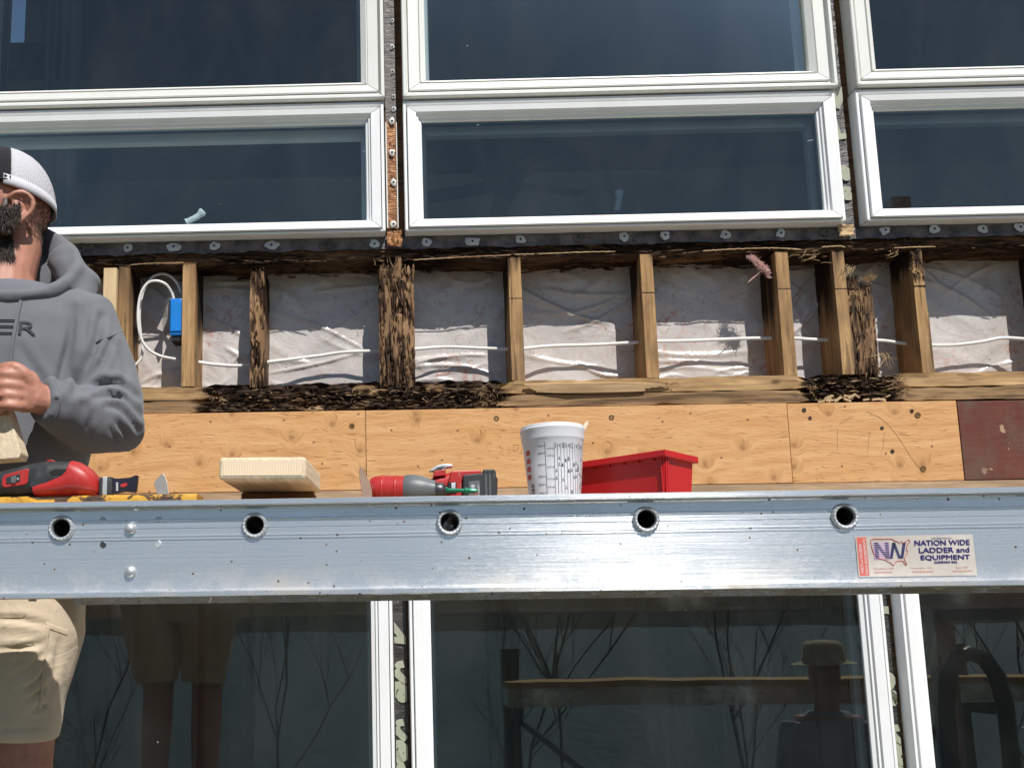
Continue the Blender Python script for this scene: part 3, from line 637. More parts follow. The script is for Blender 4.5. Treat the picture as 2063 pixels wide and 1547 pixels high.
# splintered skin on the rotten studs and along the header
def shards(name, n_, pick, mat, seed, ln_=(.008, .05), th_=(.0006, .002)):
    mb = MB(); rnd = random.Random(seed); rv = []
    for k in range(n_):
        c, ax_ = pick(rnd); ln = rnd.uniform(*ln_)*rnd.random()**.5; th = rnd.uniform(*th_); wd = th*rnd.uniform(1, 2.5)
        d = (Vector(ax_)+Vector((rnd.gauss(0, .10), rnd.gauss(0, .14), rnd.gauss(0, .10)))).normalized(); up_ = Vector((rnd.gauss(0, .4), -1, rnd.gauss(0, .4))).normalized(); sd_ = d.cross(up_).normalized(); a_ = c-d*ln/2; b_ = c+d*ln/2
        mb.add([a_, a_+d*ln*.3+sd_*wd, a_+d*ln*.35-sd_*wd, a_+d*ln*.3+up_*th, b_-d*ln*.25+sd_*wd*.8, b_-d*ln*.2-sd_*wd*.7, b_-d*ln*.3+up_*th*.7, b_], [(0, 1, 3), (0, 3, 2), (0, 2, 1), (1, 4, 6, 3), (3, 6, 5, 2), (2, 5, 4, 1), (4, 7, 6), (6, 7, 5), (5, 7, 4)])
        rv += [rnd.choice((.05, .4, .6, .8, 1.))]*8
    me = mb.mesh(name); set_attr(me, 'rot', rv); o = link_mesh(name, me, mat, house); o['kind'] = 'stuff'; return o
shards('header_splinters', 900, lambda r: (Vector((r.uniform(-1.1, 2.0), r.uniform(-.003, .012), r.uniform(5.622, 5.66))), (1, 0, 0)), M_HEAD, 51, (.01, .09))
shards('header_splinters', 500, lambda r: (Vector((r.uniform(-1.1, 2.0), r.uniform(.01, .13), r.uniform(5.616, 5.63))), (1, 0, 0)), M_HEAD, 52, (.02, .10))
shards('stud_splinters', 420, lambda r: (Vector((r.uniform(-.012, .094), r.uniform(-.002, .012), r.uniform(5.235, 5.59))), (0, 0, 1)), M_STUD_ROT, 53, (.02, .10), (.0008, .0026))
shards('stud_splinters', 150, lambda r: (Vector((r.uniform(-.408, -.367), r.uniform(-.002, .012), r.uniform(5.235, 5.60))), (0, 0, 1)), M_STUD_ROT, 54, (.015, .07), (.0008, .0022))
shards('stud_splinters', 170, lambda r: (Vector((r.uniform(1.415, 1.486), r.uniform(-.002, .008), r.uniform(5.235, 5.53))), (0, 0, 1)), M_STUD_ROT, 55, (.015, .07), (.0006, .0018))
shards('stud_splinters', 60, lambda r: (Vector((r.uniform(1.615, 1.647), r.uniform(-.002, .010), r.uniform(5.53, 5.61))), (0, 0, 1)), M_STUD_ROT, 56, (.01, .05), (.0006, .0018))
# two bottom plates
def rotx(z_hi):
    def f(x, y, z):
        a = 1. if -.53 < x < .33 else 0.
        if -.60 < x <= -.53: a = (x+.60)/.07
        if .33 <= x < .40: a = (.40-x)/.07
        b = 1. if 1.285 < x < 1.51 else max(0, 1-min(abs(x-1.285), abs(x-1.51))/.05)
        n_ = noise.noise(Vector((x*9, y*10, z*22)))
        return max(a*(.72+.7*n_), b*(.95+.4*n_))+.05+.22*noise.noise(Vector((x*14, y*9, z*30)))
    return f
timber('bottom_plate', M_PLATE, house, -1.9, 2.6, 0, .14, 5.191, ZB, 'x', .007, rotx(1), .036, seed=31, warp=.002)
timber('bottom_plate', M_PLATE_GREY, house, -1.9, 2.6, -.004, .14, 5.149, 5.188, 'x', .007, rotx(0), .034, seed=37, warp=.002)
# dark rotten pulp behind the holes
for x0, x1 in ((-.56, .36), (1.28, 1.52)):
    n = int((x1-x0)/.006); m_ = 14; vs = []; fs = []; rv = []
    for j in range(m_+1):
        for i in range(n+1):
            x = x0+(x1-x0)*i/n; z = 5.15+.088*j/m_; q = Vector((x*26, z*90, 1))
            y = .012+.022*noise.noise(q)+.010*noise.noise(q*2.6)+(.02 if x0 > 1 else .0)
            ed = min(i, n-i)/5.; y = y+.03*max(0, 1-ed); vs.append((x, y, z)); rv.append(1.)
    for j in range(m_):
        for i in range(n): fs.append((j*(n+1)+i, j*(n+1)+i+1, (j+1)*(n+1)+i+1, (j+1)*(n+1)+i))
    me = bpy.data.meshes.new('rotten_pulp'); me.from_pydata(vs, [], fs); me.update(); set_attr(me, 'rot', rv); link_mesh('rotten_pulp', me, M_HEAD, house, 60)
mb = MB(); rnd = random.Random(11); rcv = []
for k in range(1500):                                     # shards of crumbling rot
    lf = k < 1080; u = rnd.uniform(436, 1008) if lf else rnd.uniform(1632, 1818); v = rnd.uniform(786, 830)-(u-700)*.017 if lf else rnd.uniform(760, 808)
    c = P(u, v, rnd.uniform(-.003, .016)); ln = rnd.uniform(.008, .05)*rnd.random()**.5; th = rnd.uniform(.0008, .0028); wd = th*rnd.uniform(1, 2.5)
    d = Vector((1, rnd.gauss(0, .25), rnd.gauss(0, .16))).normalized(); up_ = Vector((rnd.gauss(0, .3), rnd.gauss(0, .5), 1)).normalized(); sd_ = d.cross(up_).normalized()
    a_ = c-d*ln/2; b_ = c+d*ln/2; n0 = len(mb.v)
    mb.add([a_, a_+d*ln*.3+sd_*wd, a_+d*ln*.35-sd_*wd, a_+d*ln*.3+up_*th, b_-d*ln*.25+sd_*wd*.8, b_-d*ln*.2-sd_*wd*.7, b_-d*ln*.3+up_*th*.7, b_], [(0, 1, 3), (0, 3, 2), (0, 2, 1), (1, 4, 6, 3), (3, 6, 5, 2), (2, 5, 4, 1), (4, 7, 6), (6, 7, 5), (5, 7, 4)])
    rcv += [rnd.choice((.1, .4, .6, .8, 1., 1.))]*8
me = mb.mesh('rot_crumbs'); set_attr(me, 'rot', rcv); o = link_mesh('rot_crumbs', me, M_PLATE_GREY, house); o['kind'] = 'stuff'
mb = MB()
for k in range(26):
    u = rnd.uniform(1650, 1790); c = P(u, rnd.uniform(798, 809), -.006); s = rnd.uniform(.002, .006); M = Matrix.Translation(c) @ Matrix.Rotation(rnd.gauss(0, .4), 4, 'Y')
    mb.box(-s*2.2, s*2.2, -s, s*.5, -s*.6, s*.6, 0, M)
o = mb.obj('pale_chips', M_PALE, house); o['kind'] = 'stuff'
# split sliver lying on the plate by the fifth stud
mb = MB()
for k in range(5):
    mb.tube(catmull([P(1056+k*6, 776+k*3, -.008), P(1150, 774+k*4, -.012), P(1260+k*8, 773+k*3.4, -.010), P(1350-k*18, 778+k*1.5, -.006)], 5), [.004]*15+[.0015], 5)
mb.obj('split_strip', M_PALE, house, 40)
# plywood sheathing on the rim
def panel(name, mat, x0, x1, z0, z1, y0, y1, label=None):
    o = MB().box(x0, x1, y0, y1, z0, z1).obj(name, mat, house, None, .0012); 
    if label: o['label'] = label
    return o
py = [panel('plywood_panel', M_PLY, -1.9, -.0585, 4.906, 5.147, -.013, -.001), panel('plywood_panel', M_PLY, -.057, 1.1965, 4.906, 5.146, -.0135, -.001), panel('plywood_panel', M_PLY, 1.198, 1.695, 4.9055, 5.1445, -.0125, -.001)]
panel('painted_panel', M_RED, 1.698, 2.6, 4.907, 5.142, -.012, -.001, 'dark red painted board with old nail holes')
panel('rim_joist', M_HEAD, -1.9, 2.6, .0005, .04, 4.9, 5.148)
panel('trim_board', M_TRIM, -1.9, 2.6, 4.845, 4.9035, -.018, .0)
def screw(u, v, r, mat, parent, y=-.0135):
    c = P(u, v, y); M = Matrix.Translation((c.x, y, c.z)) @ Matrix.Rotation(R(90), 4, 'X')
    MB().lathe([(r*1.25, -.0005), (r*1.3, .0007), (r, .0009), (r*.9, .0004), (r*.35, .0003), (r*.3, -.001)], 14, M).obj('screw', mat, parent, 30)
for u, v, r, i in ((709, 858, .0065, 0), (1000, 843, .0065, 1), (1232, 841, .0065, 1), (1620, 826, .005, 2), (1837, 828, .0045, 2), (1849, 836, .007, 2), (1860, 944, .007, 2), (1777, 862, .004, 2), (1798, 909, .0045, 2), (1632, 842, .004, 2)):
    screw(u, v, r, M_BRASS if r > .006 else M_HOLE, py[i])
# pencilled curve and handwriting on the plywood
M_PENCIL = simple('pencil_line', (.25, .14, .07), .8)
def pencil(pts, parent, y=-.0140, r=.0004):
    pp = [P(u, v, y) for u, v in pts]; MB().tube(catmull([Vector((p.x, y, p.z)) for p in pp], 6), r, 4).obj('pencil_mark', M_PENCIL, parent)
pencil([(1745, 829), (1775, 843), (1800, 868), (1822, 900), (1840, 928), (1862, 952)], py[2], -.013)
pencil([(1690, 856), (1704, 846), (1720, 838)], py[2], -.013); pencil([(1687, 862), (1687, 905)], py[2], -.013); pencil([(1782, 870), (1779, 905)], py[2], -.013); pencil([(1752, 870), (1748, 912)], py[2], -.013)
for pts in (((1006, 898), (1012, 905), (1006, 914)), ((1028, 902), (1024, 915)), ((1034, 896), (1046, 897), (1040, 908), (1034, 906), (1036, 896)), ((1052, 892), (1050, 914))):
    pencil(pts, py[1])
# polythene vapour barrier behind the studs
edges_ = [-1.88, -1.6, -1.22, -.80, -.6, -.387, .04, .406, .811, 1.222, 1.43, 1.63, 2.04, 2.6]
rp = random.Random(17); RID = []
for b in range(13):
    a0, a1 = edges_[b], edges_[b+1]; wB = a1-a0; L_ = []
    for k in range(7):
        cs_ = rp.choice((0, 1)); sx_ = a0+.02 if cs_ == 0 else a1-.02; dx_ = (1 if cs_ == 0 else -1)*wB*rp.uniform(.3, .85); z0_ = rp.choice((rp.uniform(5.5, 5.64), rp.uniform(5.22, 5.36))); dz_ = rp.uniform(-.16, .02) if z0_ > 5.45 else rp.uniform(-.07, .07)
        L_.append((sx_, z0_, sx_+dx_, z0_+dz_, rp.uniform(.003, .007), rp.uniform(.004, .009), rp.uniform(-.03, .03)))
    RID.append(L_)
def ridge(x, z, b):
    d = 0.
    for x0_, z0_, x1_, z1_, h_, w_, cv in RID[b]:
        t = (x-x0_)/(x1_-x0_)
        if 0 < t < 1:
            r = (z-(z0_+(z1_-z0_)*t+cv*math.sin(math.pi*t)))/w_
            if abs(r) < 3: d += h_*math.sin(math.pi*t)**.5*math.exp(-r*r)
    return d
nx, nz = 900, 110; vs = []; fs = []; X0, X1, Z0, Z1 = -1.88, 2.58, 5.19, 5.66
edges = [-1.88, -1.6, -1.22, -.80, -.6, -.387, .04, .406, .811, 1.222, 1.43, 1.63, 2.04, 2.6]
for j in range(nz+1):
    for i in range(nx+1):
        x = X0+(X1-X0)*i/nx; z = Z0+(Z1-Z0)*j/nz
        b = max(k for k in range(len(edges)-1) if edges[k] <= x+1e-9); a0, a1 = edges[b], edges[b+1]; t = (x-a0)/(a1-a0); h = (z-Z0)/(Z1-Z0)
        # drape folds running from the upper corners
        c1 = math.sin((t*1.1+h*1.9+b*.7)*9+2*noise.noise(Vector((x*5, z*5, b)))); c2 = math.sin(((1-t)*1.2+h*1.7+b)*8+2*noise.noise(Vector((x*4, z*6, b+9))))
        f_ = max(0, c1)**4*(.25+h)*max(0, 1-t*1.3)+max(0, c2)**4*(.25+h)*max(0, t*1.3-.3)
        low = max(0, math.sin((t*.6-h*2.4+b*1.3)*10+2.5*noise.noise(Vector((x*6, z*9, b+3)))))**6*max(0, 1-h*2.2)
        q = Vector((x*9, z*9, b*3.)); d = .005*f_+ridge(x, z, b)+.004*noise.noise(q)+.0015*noise.noise(q*2.4)
        vs.append((x, .134-d, z))
for j in range(nz):
    for i in range(nx): fs.append((j*(nx+1)+i, j*(nx+1)+i+1, (j+1)*(nx+1)+i+1, (j+1)*(nx+1)+i))
me = bpy.data.meshes.new('vapour_barrier'); me.from_pydata(vs, [], fs); me.update(); link_mesh('vapour_barrier', me, M_POLY, house, 180)
# the rooms behind the glass
def hbox(name, mat, *b, label=None):
    o = MB().box(*b).obj(name, mat, house)
    if label: o['label'] = label
    return o
hbox('inner_wall', M_WALLIN, -3.6, 4.6, .146, .16, 5.15, 5.70)
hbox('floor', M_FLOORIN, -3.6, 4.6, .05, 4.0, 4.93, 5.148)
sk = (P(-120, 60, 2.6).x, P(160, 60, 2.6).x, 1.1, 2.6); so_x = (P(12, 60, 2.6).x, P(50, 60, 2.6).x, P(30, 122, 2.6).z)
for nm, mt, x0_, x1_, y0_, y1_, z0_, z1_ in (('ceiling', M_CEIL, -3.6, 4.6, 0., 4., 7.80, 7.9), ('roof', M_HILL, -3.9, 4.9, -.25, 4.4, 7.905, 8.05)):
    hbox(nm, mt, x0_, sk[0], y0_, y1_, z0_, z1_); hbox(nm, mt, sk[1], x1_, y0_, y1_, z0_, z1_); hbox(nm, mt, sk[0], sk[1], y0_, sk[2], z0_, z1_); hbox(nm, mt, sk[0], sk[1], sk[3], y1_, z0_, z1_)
for b_ in ((sk[0]-.05, so_x[0], 2.6, 2.68, 7.79, 9.4), (so_x[1], sk[1]+.05, 2.6, 2.68, 7.79, 9.4), (so_x[0], so_x[1], 2.6, 2.68, 7.79, so_x[2]), (sk[0]-.05, sk[0], 1.05, 2.6, 7.91, 9.4), (sk[1], sk[1]+.05, 1.05, 2.6, 7.91, 9.4), (sk[0], sk[1], 1.05, 1.1, 7.91, 9.4), (sk[0]-.05, sk[1]+.05, 1.0, 2.7, 9.405, 9.5)): hbox('dormer_wall', M_WALLIN, *b_)
hbox('back_wall', M_WALLIN, -3.6, 4.6, 4.0, 4.1, 0, 7.9)
hbox('side_wall', M_WALLIN, -3.7, -3.6, 0, 4.1, 0, 7.9); hbox('side_wall', M_WALLIN, 4.6, 4.7, 0, 4.1, 0, 7.9)
hbox('outer_wall', M_RED, -3.7, -1.325, -.01, .14, 0, 7.9); hbox('outer_wall', M_RED, 2.815, 4.7, -.01, .14, 0, 7.9); hbox('outer_wall', M_RED, -1.325, 2.815, -.01, .14, 0, 2.54)
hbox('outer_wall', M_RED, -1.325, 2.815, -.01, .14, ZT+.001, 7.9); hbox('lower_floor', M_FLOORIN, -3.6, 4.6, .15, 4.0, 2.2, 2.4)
hbox('lower_head', M_HEAD, -1.9, 2.6, .001, .14, 4.832, 4.905)
def curtain(u0, u1, y, z0, z1, seed, mat=M_CURT, name='curtain'):
    x0, x1 = P(u0, 700, y).x, P(u1, 700, y).x; n = max(10, int((x1-x0)/.02)); r = [(x0+(x1-x0)*i/n, y+.025*math.sin(i*1.1+seed)+.01*noise.noise(Vector((i*.4, seed, 0)))) for i in range(n+1)]
    mb = MB(); mb.rings([[Vector((x, yy, z)) for x, yy in r]+[Vector((x, yy+.006, z)) for x, yy in reversed(r)] for z in (z0, z1)]); return mb.obj(name, mat, house, 60)
curtain(66, 92, .7, 5.3, 7.75, 1); curtain(104, 140, .8, 5.3, 7.75, 4); curtain(-40, -4, .7, 5.3, 7.75, 7)
curtain(405, 515, 1.9, 2.5, 4.9, 2); curtain(960, 1027, 1.9, 2.5, 4.9, 3); curtain(1252, 1760, 1.9, 2.5, 4.9, 5); curtain(20, 240, 1.9, 2.5, 4.9, 6)
# ceiling fan
fc = P(1020, 372, 2.9); fan = MB(); fan.tube([(fc.x, fc.y, 7.79), (fc.x, fc.y, fc.z+.1)], .018, 8); fan.lathe([(.02, .12), (.09, .10), (.11, .03), (.09, -.04), (.05, -.09), (.02, -.10)], 20, Matrix.Translation(fc))
for k in range(5):
    M = Matrix.Translation(fc) @ Matrix.Rotation(R(72*k+17), 4, 'Z') @ Matrix.Rotation(R(12), 4, 'X'); fan.box(.1, .52, -.06, .06, -.006, .006, 0, M)
fo = put(fan.obj('ceiling_fan', M_FAN, None, 40), 'dark ceiling fan hanging in the room behind the low window', 'ceiling fan')
# ================================================================== CABLES, BOX, INSULATION
def cable(name, pts, label, r=.0055, flat=.6, y=None):
    pp = catmull([P(*q) for q in pts], 6); o = MB().tube(pp, r, 8, flat=flat, upv=(0, 0, 1)).obj(name, M_CABLE, None, 60); return put(o, label, 'cable')
cable('electrical_cable', [(397, 729, .07), (430, 734, .08), (480, 737, .085), (520, 732, .075), (560, 727, .08), (640, 717, .09), (700, 709, .085), (800, 706, .07), (838, 703, .07), (900, 699, .085), (980, 702, .085), (1040, 703, .07), (1110, 697, .085), (1210, 694, .085), (1310, 688, .07), (1400, 686, .085), (1500, 682, .085), (1590, 681, .07), (1640, 684, .08), (1720, 686, .07), (1775, 686, .08), (1830, 693, .075), (1868, 695, .07), (1920, 695, .085), (1975, 689, .085), (2020, 681, .08), (2075, 684, .07), (2140, 690, .07)], 'long white electrical cable running through the studs')
cable('electrical_cable', [(351, 606, .05), (346, 590, .045), (334, 573, .03), (315, 566, .02), (296, 572, .02), (282, 598, .02), (278, 640, .02), (283, 678, .025), (298, 703, .03), (322, 717, .035), (354, 724, .04)], 'short white cable curling out of the blue box', .0048, .8)
cable('electrical_cable', [(366, 590, .06), (358, 572, .055), (344, 557, .05), (325, 552, .05), (303, 562, .05), (288, 590, .05), (281, 630, .05), (283, 670, .05), (287, 700, .05), (284, 722, .05), (270, 738, .05)], 'white cable looped behind the blue box cable', .0048, .8)
bx = empty('electrical_box', P(351, 680, .04), 'bright blue plastic electrical box fixed to a stud', 'electrical box')
x1 = -.6205; x0 = P(341, 640, .01).x; zt = P(350, 600, .01).z; zb = P(350, 678, .01).z
mb = MB(); mb.box(x0, x1, .012, .075, zb+.004, zt); mb.obj('box_body', M_BLUEBOX, bx, None, .006, 3)
mb = MB(); mb.box(x0+.004, x1-.002, .008, .0125, zb+.016, zt-.012); mb.obj('box_cover', M_BLUEBOX, bx, None, .002)
mb = MB(); mb.box(x0+.006, x1, .018, .07, zb-.014, zb+.003); mb.obj('bracket', M_BLACKHOLE, bx, None, .003)
# torn polythene flap beside the box
mb = MB(); vs = [P(330, 603, .08), P(341, 594, .07), (P(347, 600, .06)), P(339, 612, .06), P(338, 640, .06), P(328, 668, .07), P(316, 662, .09), P(327, 640, .09)]
mb.add(vs, [(0, 1, 2, 3), (0, 3, 4, 7), (7, 4, 5, 6)]); put(mb.obj('plastic_flap', M_POLY, None), 'torn scrap of clear plastic beside the blue box', 'plastic scrap')
mb = MB(); rnd = random.Random(3)
for k in range(420):
    t = rnd.random(); c = P(1512+38*t+rnd.gauss(0, 3), 517+40*t*rnd.uniform(.6, 1.1), -.004+rnd.gauss(0, .008)); d = Vector((rnd.gauss(.5, .6), rnd.gauss(0, .6), rnd.gauss(-.6, .6))).normalized()*rnd.uniform(.004, .013)
    mb.tube([c-d, c+Vector((rnd.gauss(0, .003), 0, rnd.gauss(0, .003))), c+d], [.0003, .0008, .0003], 4)
for k in range(50):
    t = rnd.random(); c = P(1542-32*t, 540+26*t, -.006); d = Vector((-.6, rnd.gauss(0, .3), -.7))*.008; mb.tube([c-d, c+d], [.0010, .0005], 4)
put(mb.obj('insulation_tuft', M_PINK, None), 'tuft of pink fibre insulation caught beside a stud top', 'insulation')
# ================================================================== LADDER WORKBENCH
YL = -1.40; ZR0, ZR1 = 4.551, 4.700; LX0, LX1 = -2.75, 2.75
lad = empty('aluminium_ladder', (0, YL, ZR0), 'long aluminium ladder laid flat as a workbench in front of the wall', 'ladder')
pr = [(0, ZR0+.004), (0, 4.586), (-.0008, 4.588)]
prof = [(.003, ZR0), (-.017, ZR0), (-.019, ZR0+.001), (-.019, ZR0+.0075), (-.017, ZR0+.009), (-.002, ZR0+.011), (0, ZR0+.013), (0, 4.6395), (-.0012, 4.6402), (-.0012, 4.6418), (0, 4.6425), (0, 4.6445), (-.0012, 4.6452), (-.0012, 4.6468), (0, 4.6475), (0, 4.656), (.0012, 4.6565), (.0012, 4.658), (0, 4.6585), (0, 4.668), (-.0016, 4.669), (-.0016, 4.6715), (0, 4.6725), (0, ZR1-.013), (-.002, ZR1-.011), (-.017, ZR1-.009), (-.019, ZR1-.0075), (-.019, ZR1-.001), (-.017, ZR1), (.003, ZR1)]
mb = MB()
# rail as a strip with round openings left for the rungs: the rungs' collars cover plain holes cut by a boolean-free ring
RX = [-.509+.3034*k for k in range(-7, 11)]; RX = [x for x in RX if LX0+.1 < x < LX1-.1]; RZ = 4.6605
def rail(y, flip):
    mb = MB(); pf = [(y+(a if not flip else -a), b) for a, b in prof]
    zc0, zc1 = RZ-.0155, RZ+.0155; xs = [LX0]+[v for x in RX for v in (x-.0155, x+.0155)]+[LX1]
    lo = [p for p in pf if p[1] < zc0]; 
    # full-height pieces between the rungs
    for i in range(0, len(xs), 2): mb.extr(pf, xs[i], xs[i+1], 'x', 0, False)
    bot = [p for p in pf[1:] if p[1] < zc0][:7] ; web = y
    for x in RX:
        a, b = x-.0155, x+.0155
        pb = [p for p in pf if p[1] <= zc0]; pt = [p for p in pf if p[1] >= zc1]
        pb = pb+[(web, zc0), (web+(.003 if not flip else -.003), zc0)]; pt = [(web+(.003 if not flip else -.003), zc1), (web, zc1)]+pt
        mb.extr(pb, a, b, 'x', 0, False); mb.extr(pt, a, b, 'x', 0, False)
        # corner fillets round the opening
        n = 6
        for sx in (-1, 1):
            for sz in (-1, 1):
                arc = [(x+sx*.0155*math.cos(t*math.pi/2/n), RZ+sz*.0155*math.sin(t*math.pi/2/n)) for t in range(n+1)]
                cn = (x+sx*.0155, RZ+sz*.0155); vs = [(cn[0], web, cn[1])]+[(p, web, q) for p, q in arc]
                mb.add(vs, [(0, i+1, i+2) for i in range(n)])
    return mb
rail(YL, False).obj('side_rail', M_ALU, lad, 25); rail(YL+.36, True).obj('side_rail', M_ALU, lad, 25)
for x in RX:
    M = Matrix.Translation((x, YL, RZ)) @ Matrix.Rotation(R(90), 4, 'X')
    mb = MB(); mb.lathe([(.0145, .001), (.0145, -.362)], 20, M, 0, False); mb.lathe([(.0132, .001), (.0132, -.362)], 20, M, 0, False); rg = mb.obj('rung', M_DARKST, lad, 60)
    seg = 72; rs = []
    for (r, z) in ((.0138, -.003), (.0138, .003), (.0150, .0062), (.0175, .0066), (.0196, .0045), (.0203, .0004)):
        rs.append([M @ Vector(((r+(.0004 if (i//2) % 2 else 0)*(r > .0145))*math.cos(2*math.pi*i/seg), (r+(.0004 if (i//2) % 2 else 0)*(r > .0145))*math.sin(2*math.pi*i/seg), z+(.0004 if (i//2) % 2 and r > .0145 else 0))) for i in range(seg)])
    MB().rings(rs, 0, False).obj('rung_collar', M_STEEL, rg, 40)
for u, v in ((263, 1065), (263, 1152)):
    c = P(u, v, YL); M = Matrix.Translation((c.x, YL, c.z)) @ Matrix.Rotation(R(90), 4, 'X')
    MB().lathe([(.0088, 0), (.0088, .0025), (.0078, .0055), (.005, .0078), (.001, .0084)], 18, M).obj('bolt', M_STEEL, lad, 50)
for u, v in ((208, 1047), (320, 1046), (208, 1097), (319, 1096)):
    c = P(u, v, YL); M = Matrix.Translation((c.x, YL, c.z)) @ Matrix.Rotation(R(90), 4, 'X')
    MB().lathe([(.0050, -.001), (.0050, .0008), (.0045, .0011), (.0042, .0004), (.001, .0004)], 16, M).obj('plug', M_DARKST if v > 1090 and u < 250 else M_STEEL, lad, 30)
for x in [LX0+.1+.0873*k for k in range(62)]:
    if -.75 < x < 1.1: MB().box(x-.006, x+.006, YL+.008, YL+.014, ZR0-.003, ZR0+.001).obj('rivet', M_WHITE, lad, None, .001)
# sticker
c00, c10, c11, c01 = P(1730, 1162, YL), P(1968, 1158, YL), P(1962, 1077, YL), P(1725, 1080, YL)
SW, SH = (c10-c00).length, (c01-c00).length; ex = ((c10-c00).normalized()+(c11-c01).normalized()).normalized(); ez = Vector((0, 0, 1)); sorg = Vector((c00.x-.0006, YL, c00.z))
def SP(a, b, h=0.): return sorg+Vector((ex.x, 0, ex.z))*(a*SW)+ez*(b*SH)+Vector((0, -.0012-h, 0))
mb = MB(); n = 14; vs = []; fs = []
for j in range(5):
    for i in range(n+1):
        a, b = i/n, j/4; cr = .0004*max(0, a-.88)/.12*(1 if j in (0, 4) else .3); vs.append(SP(a, b, cr))
for j in range(4):
    for i in range(n): fs.append((j*(n+1)+i, j*(n+1)+i+1, (j+1)*(n+1)+i+1, (j+1)*(n+1)+i))
st = mb.add(vs, fs).obj('sticker', M_STICK, lad); st['label'] = 'dirty distributor sticker with blue lettering and a red stripe'
def spoly(name, pts, mat, h): MB().add([SP(a, b, h) for a, b in pts], [tuple(range(len(pts)))]).obj(name, mat, st)
spoly('red_stripe', [(.012, .03), (.092, .03), (.092, .97), (.012, .97)], M_INKRED, .0003)
def stext(body, a0, a1, b0, b1, mat, bold=0., rot=False, h=.0005):
    if rot:
        me = text_fit(body, 1, 1, bold)
        for v in me.vertices: v.co = SP(a1-(a1-a0)*v.co.y, b0+(b1-b0)*v.co.x, h) if False else SP(a0+(a1-a0)*(1-v.co.y), b0+(b1-b0)*v.co.x, h)
    else:                                                # bold strokes are printed as slightly shifted passes
        for q_, (da, db) in enumerate(((-.0022, 0), (.0022, .006), (.0, -.006)) if bold else ((0, 0),)):
            me = text_fit(body, 1, 1)
            for v in me.vertices: v.co = SP(a0+(a1-a0)*v.co.x+da, b0+(b1-b0)*v.co.y+db, h+.0001*q_)
            link_mesh('lettering', me, mat, st)
        return
    link_mesh('lettering', me, mat, st)
stext('DISTRIBUTED BY:', .65, .82, .895, .935, M_INK)
stext('NATION WIDE', .50, .965, .745, .872, M_INK, .006); stext('LADDER and', .53, .955, .565, .69, M_INK, .006); stext('EQUIPMENT', .54, .955, .375, .505, M_INK, .006)
stext('COMPANY INC.', .65, .85, .305, .355, M_INK, .012)
stext('OSHA REQUIREMENTS', .062, .086, .06, .93, M_WHITE, .0, True); stext('MEETS or EXCEEDS', .025, .046, .10, .80, M_WHITE, 0., True)
for body, a0, a1, b0 in (('Windham, NH', .13, .30, .17), ('Hopedale, MA', .45, .63, .17), ('Bow, NH', .83, .93, .17)): stext(body, a0, a1, b0, b0+.05, M_INKPALE)
for a0, a1 in ((.14, .29), (.46, .64), (.80, .97)):
    for k in range(9): spoly('lettering', [(a0+(a1-a0)*k/9, .09), (a0+(a1-a0)*(k+.6)/9, .09), (a0+(a1-a0)*(k+.6)/9, .125), (a0+(a1-a0)*k/9, .125)], M_INKPALE, .0004)
usa = [(.128, .86), (.135, .91), (.16, .925), (.31, .92), (.335, .87), (.36, .85), (.37, .80), (.385, .86), (.40, .80), (.415, .83), (.44, .88), (.455, .90), (.462, .84), (.44, .79), (.43, .72), (.425, .66), (.435, .60), (.42, .52), (.40, .44), (.405, .36), (.418, .29), (.408, .27), (.392, .33), (.385, .385), (.35, .38), (.325, .36), (.305, .27), (.29, .30), (.275, .345), (.255, .37), (.24, .41), (.205, .43), (.17, .45), (.15, .53), (.135, .66), (.13, .76)]
MB().tube([SP(a, b, .0006) for a, b in usa+usa[:1]], .0005, 4).obj('map_outline', M_INKRED, st)
def stroke(a0, b0, a1, b1, w_, mats, n=9):
    for k in range(n):
        t = k/n; t2 = (k+.55)/n; A = a0+(a1-a0)*t; B = b0+(b1-b0)*t; A2 = a0+(a1-a0)*t2; B2 = b0+(b1-b0)*t2
        spoly('logo_bar', [(A, B), (A+w_, B), (A2+w_, B2), (A2, B2)], mats, .0008)
for a0, a1 in ((.155, .155), (.155, .245), (.245, .245)): stroke(a0, .83 if a0 != a1 or True else .45, a1, .43, .032, M_INK)
for a0, a1 in ((.31, .275), (.31, .35), (.40, .365)): stroke(a0, .83, a1, .43, .026, M_INK, 12)
spoly('logo_ground', [(.145, .42), (.28, .42), (.29, .84), (.145, .84)], M_INKPALE if False else simple('lilac_ink', (.48, .36, .46), .5), .0005)
# deck board on the rungs
DECK = 4.6915
dk = put(MB().box(-.295, 2.3, YL+.012, YL+.345, 4.6762, DECK).obj('deck_board', M_TRIM, None, None, .002), 'flat plywood board resting on the ladder rungs under the tools', 'board')
put(MB().box(-2.3, -.30, YL+.235, YL+.352, 4.6762, DECK).obj('deck_board', M_TRIM, None, None, .002), 'narrow board added to shade the back rail behind the oscillating tool', 'board')  # unseen board, added so the back rail stays out of the sun
q = Vector((RX[min(range(len(RX)), key=lambda i: abs(RX[i]-.097))], YL+.02, RZ-.011)); mb = MB(); rnd = random.Random(2)
for k in range(5):
    c = q+Vector((rnd.gauss(0, .003), .004*k, .004+rnd.random()*.006)); mb.add([c+Vector((rnd.gauss(0, .003), rnd.gauss(0, .003), rnd.gauss(0, .005))) for _ in range(4)], [(0, 1, 2), (0, 2, 3), (1, 2, 3)])
put(mb.obj('paper_scrap', M_WHITE, None), 'crumpled white paper scrap stuffed inside a ladder rung', 'paper')
